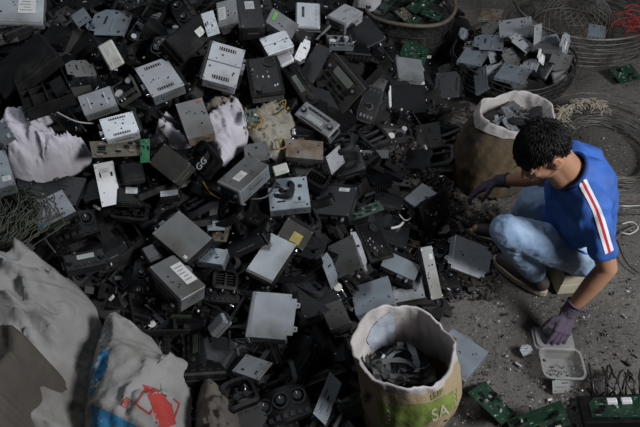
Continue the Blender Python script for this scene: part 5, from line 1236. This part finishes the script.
# eyes, lids, mouth line as small pieces set in the face
def small(nm, f, parent=None):
    q = MB(); f(q); q.v = [tuple(Vector(p) - PL) for p in q.v]; return q.build(nm, parent or PR)
for s in (-1, 1):
    e = small('eye', lambda q: ell(q, H(.068, .031 * s, -.004), (.012, .0125, .0100), 'eye_white', HM)); e.parent = PR
    small('iris', lambda q: ell(q, H(.079, .031 * s, -.006), (.0045, .005, .005), 'black', HM), e)
    small('eyebrow', lambda q: [cone(q, H(.089, .018 * s, .018), H(.083, .034 * s, .022), .003, .003, 'hair', 8), cone(q, H(.083, .034 * s, .022), H(.073, .048 * s, .017), .003, .0015, 'hair', 8)])
    small('eyelid', lambda q: cone(q, H(.086, .021 * s, -.0), H(.080, .042 * s, -.001), .004, .003, 'skin', 8))
    small('ear_hollow', lambda q: ell(q, H(-.006, .0905 * s, -.008), (.008, .003, .013), 'skin_dark', HM))
small('mouth', lambda q: cone(q, H(.0945, -.018, -.0605), H(.0945, .018, -.0605), .0022, .0022, 'lip', 8))
# hair: a cap and hundreds of short locks combed from the crown
hb = MB()
ell(hb, H(-.020, 0, .034), (.103, .084, .088), 'hair', HM); ell(hb, H(-.055, 0, -.02), (.058, .066, .062), 'hair', HM)
capo = blend(hb, 'hair', 'hair', PR, vox=.006, sm=3)
bmh = bmesh.new(); bmh.from_mesh(capo.data)
HMi = HM.inverted(); kill = []
for v in bmh.verts:
    l = HMi @ (v.co + PL - HC)
    if (l.x > .05 and l.z < .045) or (l.x > -.040 and l.z < .026) or (l.x > -.05 and l.z < -.02) or l.z < -.055: kill.append(v)
bmesh.ops.delete(bmh, geom=kill, context='VERTS'); bmh.to_mesh(capo.data); bmh.free()
lk = MB(); rr = random.Random(3); me = capo.data; n = len(me.vertices)
crown = Vector((-.065, .0, .085))
for k in range(3200):
    v = me.vertices[rr.randrange(n)]; l = HMi @ (v.co + PL - HC); nn = HMi @ v.normal
    dr = (l - crown); dr = dr - nn * dr.dot(nn)
    if dr.length < 1e-4: continue
    if l.x > -.055 and l.z < .042 and abs(l.y) > .045: continue
    if l.z < -.03: continue
    dr = (dr.normalized() + Vector((rr.uniform(-.3, .3), rr.uniform(-.3, .3), rr.uniform(-.15, .15)))); dr = (dr - nn * dr.dot(nn)).normalized()
    L = rr.uniform(.02, .042) * (.6 if l.z < 0 else 1); p0 = l - nn * .003; p1 = l + dr * L * .5 + nn * .003; p2 = l + dr * L + nn * rr.uniform(-.004, .003)
    q = [HC + HM @ p - PL for p in (p0, p1, p2)]; lk.tube(q, [.0019, .0019, .0004], 'hair', n=5)
lk.build('hair_locks', capo)
# shirt
def wrinkle(s, amp, seed=0):
    return lambda c: amp * ((1 - abs(noise.noise(Vector((c.x * s, c.y * s, c.z * s * .7 + seed)))) * 3) * .5 + noise.noise(Vector((c.x * s * 2.2, c.y * s * 2.2, c.z * s * 2 + seed))) * .5)
sb = MB()
back = Vector((.02, 0, 0))
cone(sb, shc + Vector((.005, 0, -.04)), belly + back * .6, .125, .13); cone(sb, belly + back * .6, pel + Vector((.01, 0, .02)), .13, .135)
cone(sb, shN + Vector((-.01, .03, -.05)), belly + Vector((-.0, -.05, .0)), .075, .09); cone(sb, shF + Vector((0, -.03, -.05)), belly + Vector((0, .05, 0)), .075, .09)
tn = (HC - neckB).normalized(); cone(sb, neckB - tn * .03, neckB + tn * .03, .07, .064); cone(sb, A(582, 162, .57), A(594, 205, .50), .08, .08)
cone(sb, neckB + Vector((.01, 0, -.055)), shN, .078, .062); cone(sb, neckB + Vector((.01, 0, -.055)), shF, .078, .062)
cone(sb, shc + Vector((.02, 0, .0)), belly + Vector((.04, 0, .02)), .09, .10)
slN = shN.lerp(elN, .70); cone(sb, shN, slN, .058, .048); slF = shF.lerp(elF, .6); cone(sb, shF, slF, .064, .058)
cone(sb, belly + Vector((-.01, -.08, -.02)), pel + Vector((-.03, -.11, -.0)), .06, .05)
shirt = blend(sb, 'shirt', 'shirt', PR, vox=.007, sm=8, fac=.6, disp=wrinkle(12, .011))
# open the sleeves and the neckline
bmh = bmesh.new(); bmh.from_mesh(shirt.data)
kill = []
for v in bmh.verts:
    p = v.co + PL
    for a, b_ in ((shN, slN), (shF, slF)):
        t = (b_ - a).normalized(); q = p - b_
        if q.dot(t) > .022 and (q - t * q.dot(t)).length < .10: kill.append(v); break
    else:
        t = (HC - neckB).normalized(); q = p - (neckB + t * .02)
        if q.dot(t) > .0 and q.length < .12 and (q - t * q.dot(t)).length < .075: kill.append(v)
bmesh.ops.delete(bmh, geom=kill, context='VERTS'); bmh.to_mesh(shirt.data); bmh.free()
so = shirt.modifiers.new('t', 'SOLIDIFY'); so.thickness = .003; so.offset = -1
bvs = BVHTree.FromPolygons([v.co + PL for v in shirt.data.vertices], [tuple(p.vertices) for p in shirt.data.polygons])
bpy.context.view_layer.update()
LE = [(577, 181), (582, 191), (587, 200), (592, 210), (595.5, 220), (598.5, 231), (602, 243), (605, 254)]; RE = [(586, 179), (591, 189), (596, 199), (601, 209), (604.5, 219), (607.5, 229), (610.5, 240), (613.5, 250)]
lp = lambda a, b_, t: (a[0] + (b_[0] - a[0]) * t, a[1] + (b_[1] - a[1]) * t)
def strip(t0, t1): return [lp(a, b_, t0) for a, b_ in zip(LE, RE)] + [lp(a, b_, t1) for a, b_ in zip(LE, RE)][::-1]
decal('white_stripe', shirt, bvs, [strip(0, .34)], 'stripe_white', off=.002, step=2.5); decal('white_stripe', shirt, bvs, [strip(.66, 1)], 'stripe_white', off=.002, step=2.5); decal('red_stripe', shirt, bvs, [strip(.34, .66)], 'stripe_red', off=.002, step=2.5)
# collar band
tN = (HC - neckB).normalized(); u = tN.orthogonal().normalized(); w_ = tN.cross(u); cc = neckB + tN * .018
small('collar', lambda q: q.tube([cc + (u * math.cos(a * PI / 12) + w_ * math.sin(a * PI / 12)) * .066 for a in range(24)], .007, 'shirt_collar', closed=True))
# jeans
jb = MB()
cone(jb, hipN, kneeN, .088, .066); cone(jb, kneeN, kneeN.lerp(ankN, .5), .064, .055); cone(jb, kneeN.lerp(ankN, .5), ankN + Vector((0, 0, .01)), .055, .05)
cone(jb, hipN, hipN.lerp(kneeN, .6) + Vector((0, 0, -.01)), .088, .075)
cone(jb, hipF, kneeF, .088, .066); cone(jb, kneeF, kneeF.lerp(ankF, .5), .064, .055); cone(jb, kneeF.lerp(ankF, .5), ankF + Vector((0, 0, .01)), .055, .05)
cone(jb, hipN, hipF, .095, .095)
blend(jb, 'jeans', 'jeans', PR, vox=.007, sm=6, disp=wrinkle(22, .006, 4))
# shoes and gloves
for nm, an, ft in (('near', ankN, ftN), ('far', ankF, ftF)):
    d = (ft - an); d.z = 0; d.normalize(); heel = Vector((an.x, an.y, .04)) - d * .045; toe = heel + d * .235; s = Vector((-d.y, d.x, 0))
    q = MB(); cone(q, heel + Vector((0, 0, .012)), heel + d * .10 + Vector((0, 0, .015)), .036, .038); cone(q, heel + d * .10, toe - d * .04 - Vector((0, 0, .008)), .038, .032); cone(q, heel + Vector((0, 0, .01)), an, .036, .04)
    sh = blend(q, 'shoe', 'shoe', PR, vox=.006, sm=5)
    q = MB(); pts = []
    for i in range(24):
        a = 2 * PI * i / 24; c, s2 = math.cos(a), math.sin(a); P_ = heel + d * (.098 + .138 * c) + s * (.044 * s2 * (1 + .12 * c)); pts.append((P_.x - PL.x, P_.y - PL.y))
    q.prism(pts, .002, .026, 'shoe_sole'); q.build('sole', sh)
for pcs, wr, el, nm in ((hN, wrN, elN, 'n'), (hFr, wrF, elF, 'f')):
    q = MB()
    for a, b_, ra, rb in pcs: cone(q, a, b_, ra * 1.1, rb * 1.1, n=12)
    cone(q, wr, wr.lerp(el, .16), .030, .031)
    g = blend(q, 'glove', 'glove', PR, vox=.0035, sm=3, fac=.5)
    t = (el - wr).normalized(); e = wr.lerp(el, .20); u2 = t.orthogonal().normalized(); w2 = t.cross(u2)
    small('glove_cuff', lambda q: q.tube([e + (u2 * math.cos(a * PI / 12) + w2 * math.sin(a * PI / 12)) * .032 for a in range(24)], .004, 'glove', closed=True), g)
# ------------------------------------------------------------------ the rest of the heap: dark single pieces between the ones above
bpy.context.view_layer.update()
PROTO = []
def proto(kind, w, d, h, look, cat, name, **k):
    root = thing(name, look, cat); KINDS[kind](root, w, d, h, seed=len(PROTO) + 90, **k); PROTO.append((root, kind, w, d, h, look, cat, name))
proto('bezel', .19, .12, .025, 'black dashboard frame', 'dashboard part', 'dashboard_surround', bars=1)
proto('bezel', .23, .10, .02, 'long charcoal dashboard frame', 'dashboard part', 'dashboard_surround', m='charcoal', bars=1, knobs=3)
proto('stereo', .18, .155, .05, 'dark matt car stereo', 'car stereo', 'car_stereo', m='steel_dark', front='S', style='radio', slots=2)
proto('stereo', .18, .15, .05, 'dull brownish car stereo', 'car stereo', 'car_stereo', m='taupe_panel', front='W', style='dusty', slots=0)
proto('vent', .15, .10, .03, 'black louvred air vent', 'air vent', 'air_vent')
proto('casing', .16, .12, .05, 'black moulded plastic box', 'plastic housing', 'plastic_housing')
proto('casing', .18, .14, .05, 'open dusty black tray', 'plastic housing', 'plastic_housing', m='black_dusty', tray=True)
proto('panel', .22, .08, .025, 'curved black switch panel', 'control panel', 'dashboard_fascia')
proto('face', .18, .055, .05, 'black stereo showing its front', 'car stereo', 'car_stereo', m='steel_dark', style='gloss')
proto('mech', .15, .12, .03, 'dark grey disc mechanism', 'disc mechanism', 'disc_mechanism', m='steel_dark')
proto('bracket', .13, .09, .02, 'dull metal bracket', 'bracket', 'metal_bracket', m='steel_dull')
proto('board', .11, .07, .01, 'small dark circuit board', 'circuit board', 'circuit_board', m='pcb_brown', chips=6)
proto('plate', .15, .13, .025, 'dark sheet metal cover', 'metal cover', 'metal_cover', m='steel_dark', fl='EWN')
WT = [3, 2, 3, 1, 2, 3, 2, 3, 2, 2, 1, .6, 1]
used = set(); first = set(); placed = []; rr = random.Random(21)
QS = [q for _, _, _, q in TR if q]
n_f = 0; tries = 0; NF = 230
while n_f < NF and tries < 4000:
    tries += 1
    px, py = rr.uniform(-12, 452), rr.uniform(-8, 432)
    p = hit(px, py)
    if p.z < .03: continue
    if px < 195 and py > 275 and (py - 262) > (px - 50) * .7: continue                # where the slumped sacks lie
    if px > 340 and px < 460 and py > 295: continue
    if any(in_poly(px, py, q) for q in QS): continue
    if any((px - a) ** 2 + (py - b_) ** 2 < 14 ** 2 for a, b_ in placed): continue
    if 200 < px < 297 and 98 < py < 160: continue
    if 0 < px < 92 and 112 < py < 178: continue
    i = rr.choices(range(len(PROTO)), WT)[0]; root, kind, w, d, h, look, cat, nm = PROTO[i]
    # which neighbour is it named after
    cand = sorted([(math.hypot(px - c[0], py - c[1]), c, s) for _, c, s, _ in TR if s], key=lambda t: t[0])
    lab = None
    for dist, c, s in cand[:5]:
        dx, dy = px - c[0], py - c[1]
        dr = ('right of' if dx > 0 else 'left of') if abs(dx) > abs(dy) else ('below' if dy > 0 else 'above')
        if (look, dr, s) not in used: lab = f'{look} {dr} the {s}'; key = (look, dr, s); break
    if not lab: continue
    used.add(key)
    if i in first: o = copy_tree(root)
    else: o = root; first.add(i)
    sc = rr.uniform(.8, 1.15)
    e = Euler((rr.uniform(-.55, .35), rr.uniform(-.5, .5), rr.uniform(0, 6.28)))
    o.matrix_world = Matrix.Translation((p.x, p.y, p.z + rr.uniform(-.035, .012))) @ e.to_matrix().to_4x4() @ Matrix.Scale(sc, 4)
    if lab[0] in 'aeiou': pass
    o['label'] = lab; o['category'] = cat; o['group'] = cat + ' pieces scattered over the heap'
    placed.append((px, py)); n_f += 1
for i, pr in enumerate(PROTO):
    if i not in first:
        for ch in list(bpy.data.objects):
            if ch.parent and (ch.parent == pr[0] or (ch.parent.parent and ch.parent.parent == pr[0])): bpy.data.objects.remove(ch)
        bpy.data.objects.remove(pr[0])
print('DBG fillers', n_f)

# ------------------------------------------------------------------ daylight from a high opening, and an added overhead fill
wd = bpy.data.worlds.new('world'); SC.world = wd; wd.use_nodes = True
bg = wd.node_tree.nodes['Background']; bg.inputs['Color'].default_value = (.55, .65, .8, 1); bg.inputs['Strength'].default_value = .035
def area(name, locn, target, sx_, sy_, power, col):
    l = bpy.data.lights.new(name, 'AREA'); l.shape = 'RECTANGLE'; l.size = sx_; l.size_y = sy_; l.energy = power; l.color = col
    o = bpy.data.objects.new(name, l); COL.objects.link(o); o.location = locn
    o.rotation_euler = (Vector(target) - Vector(locn)).to_track_quat('-Z', 'Y').to_euler(); return o
area('skylight', (3.1, .0, 2.8), (.4, 1.8, .2), 1.1, 1.1, 185, (.97, .98, 1.0))
area('overhead_fill', (-.7, 3.1, 3.9), (-.4, 2.1, .4), 1.4, 1.1, 36, (.88, .94, 1.0))  # added weak fill to lift the left of the heap, no real opening
SC.view_settings.view_transform = 'Standard'; SC.view_settings.look = 'None'; SC.view_settings.exposure = 0.0; SC.view_settings.gamma = 1.0; SC.view_settings.use_curve_mapping = False
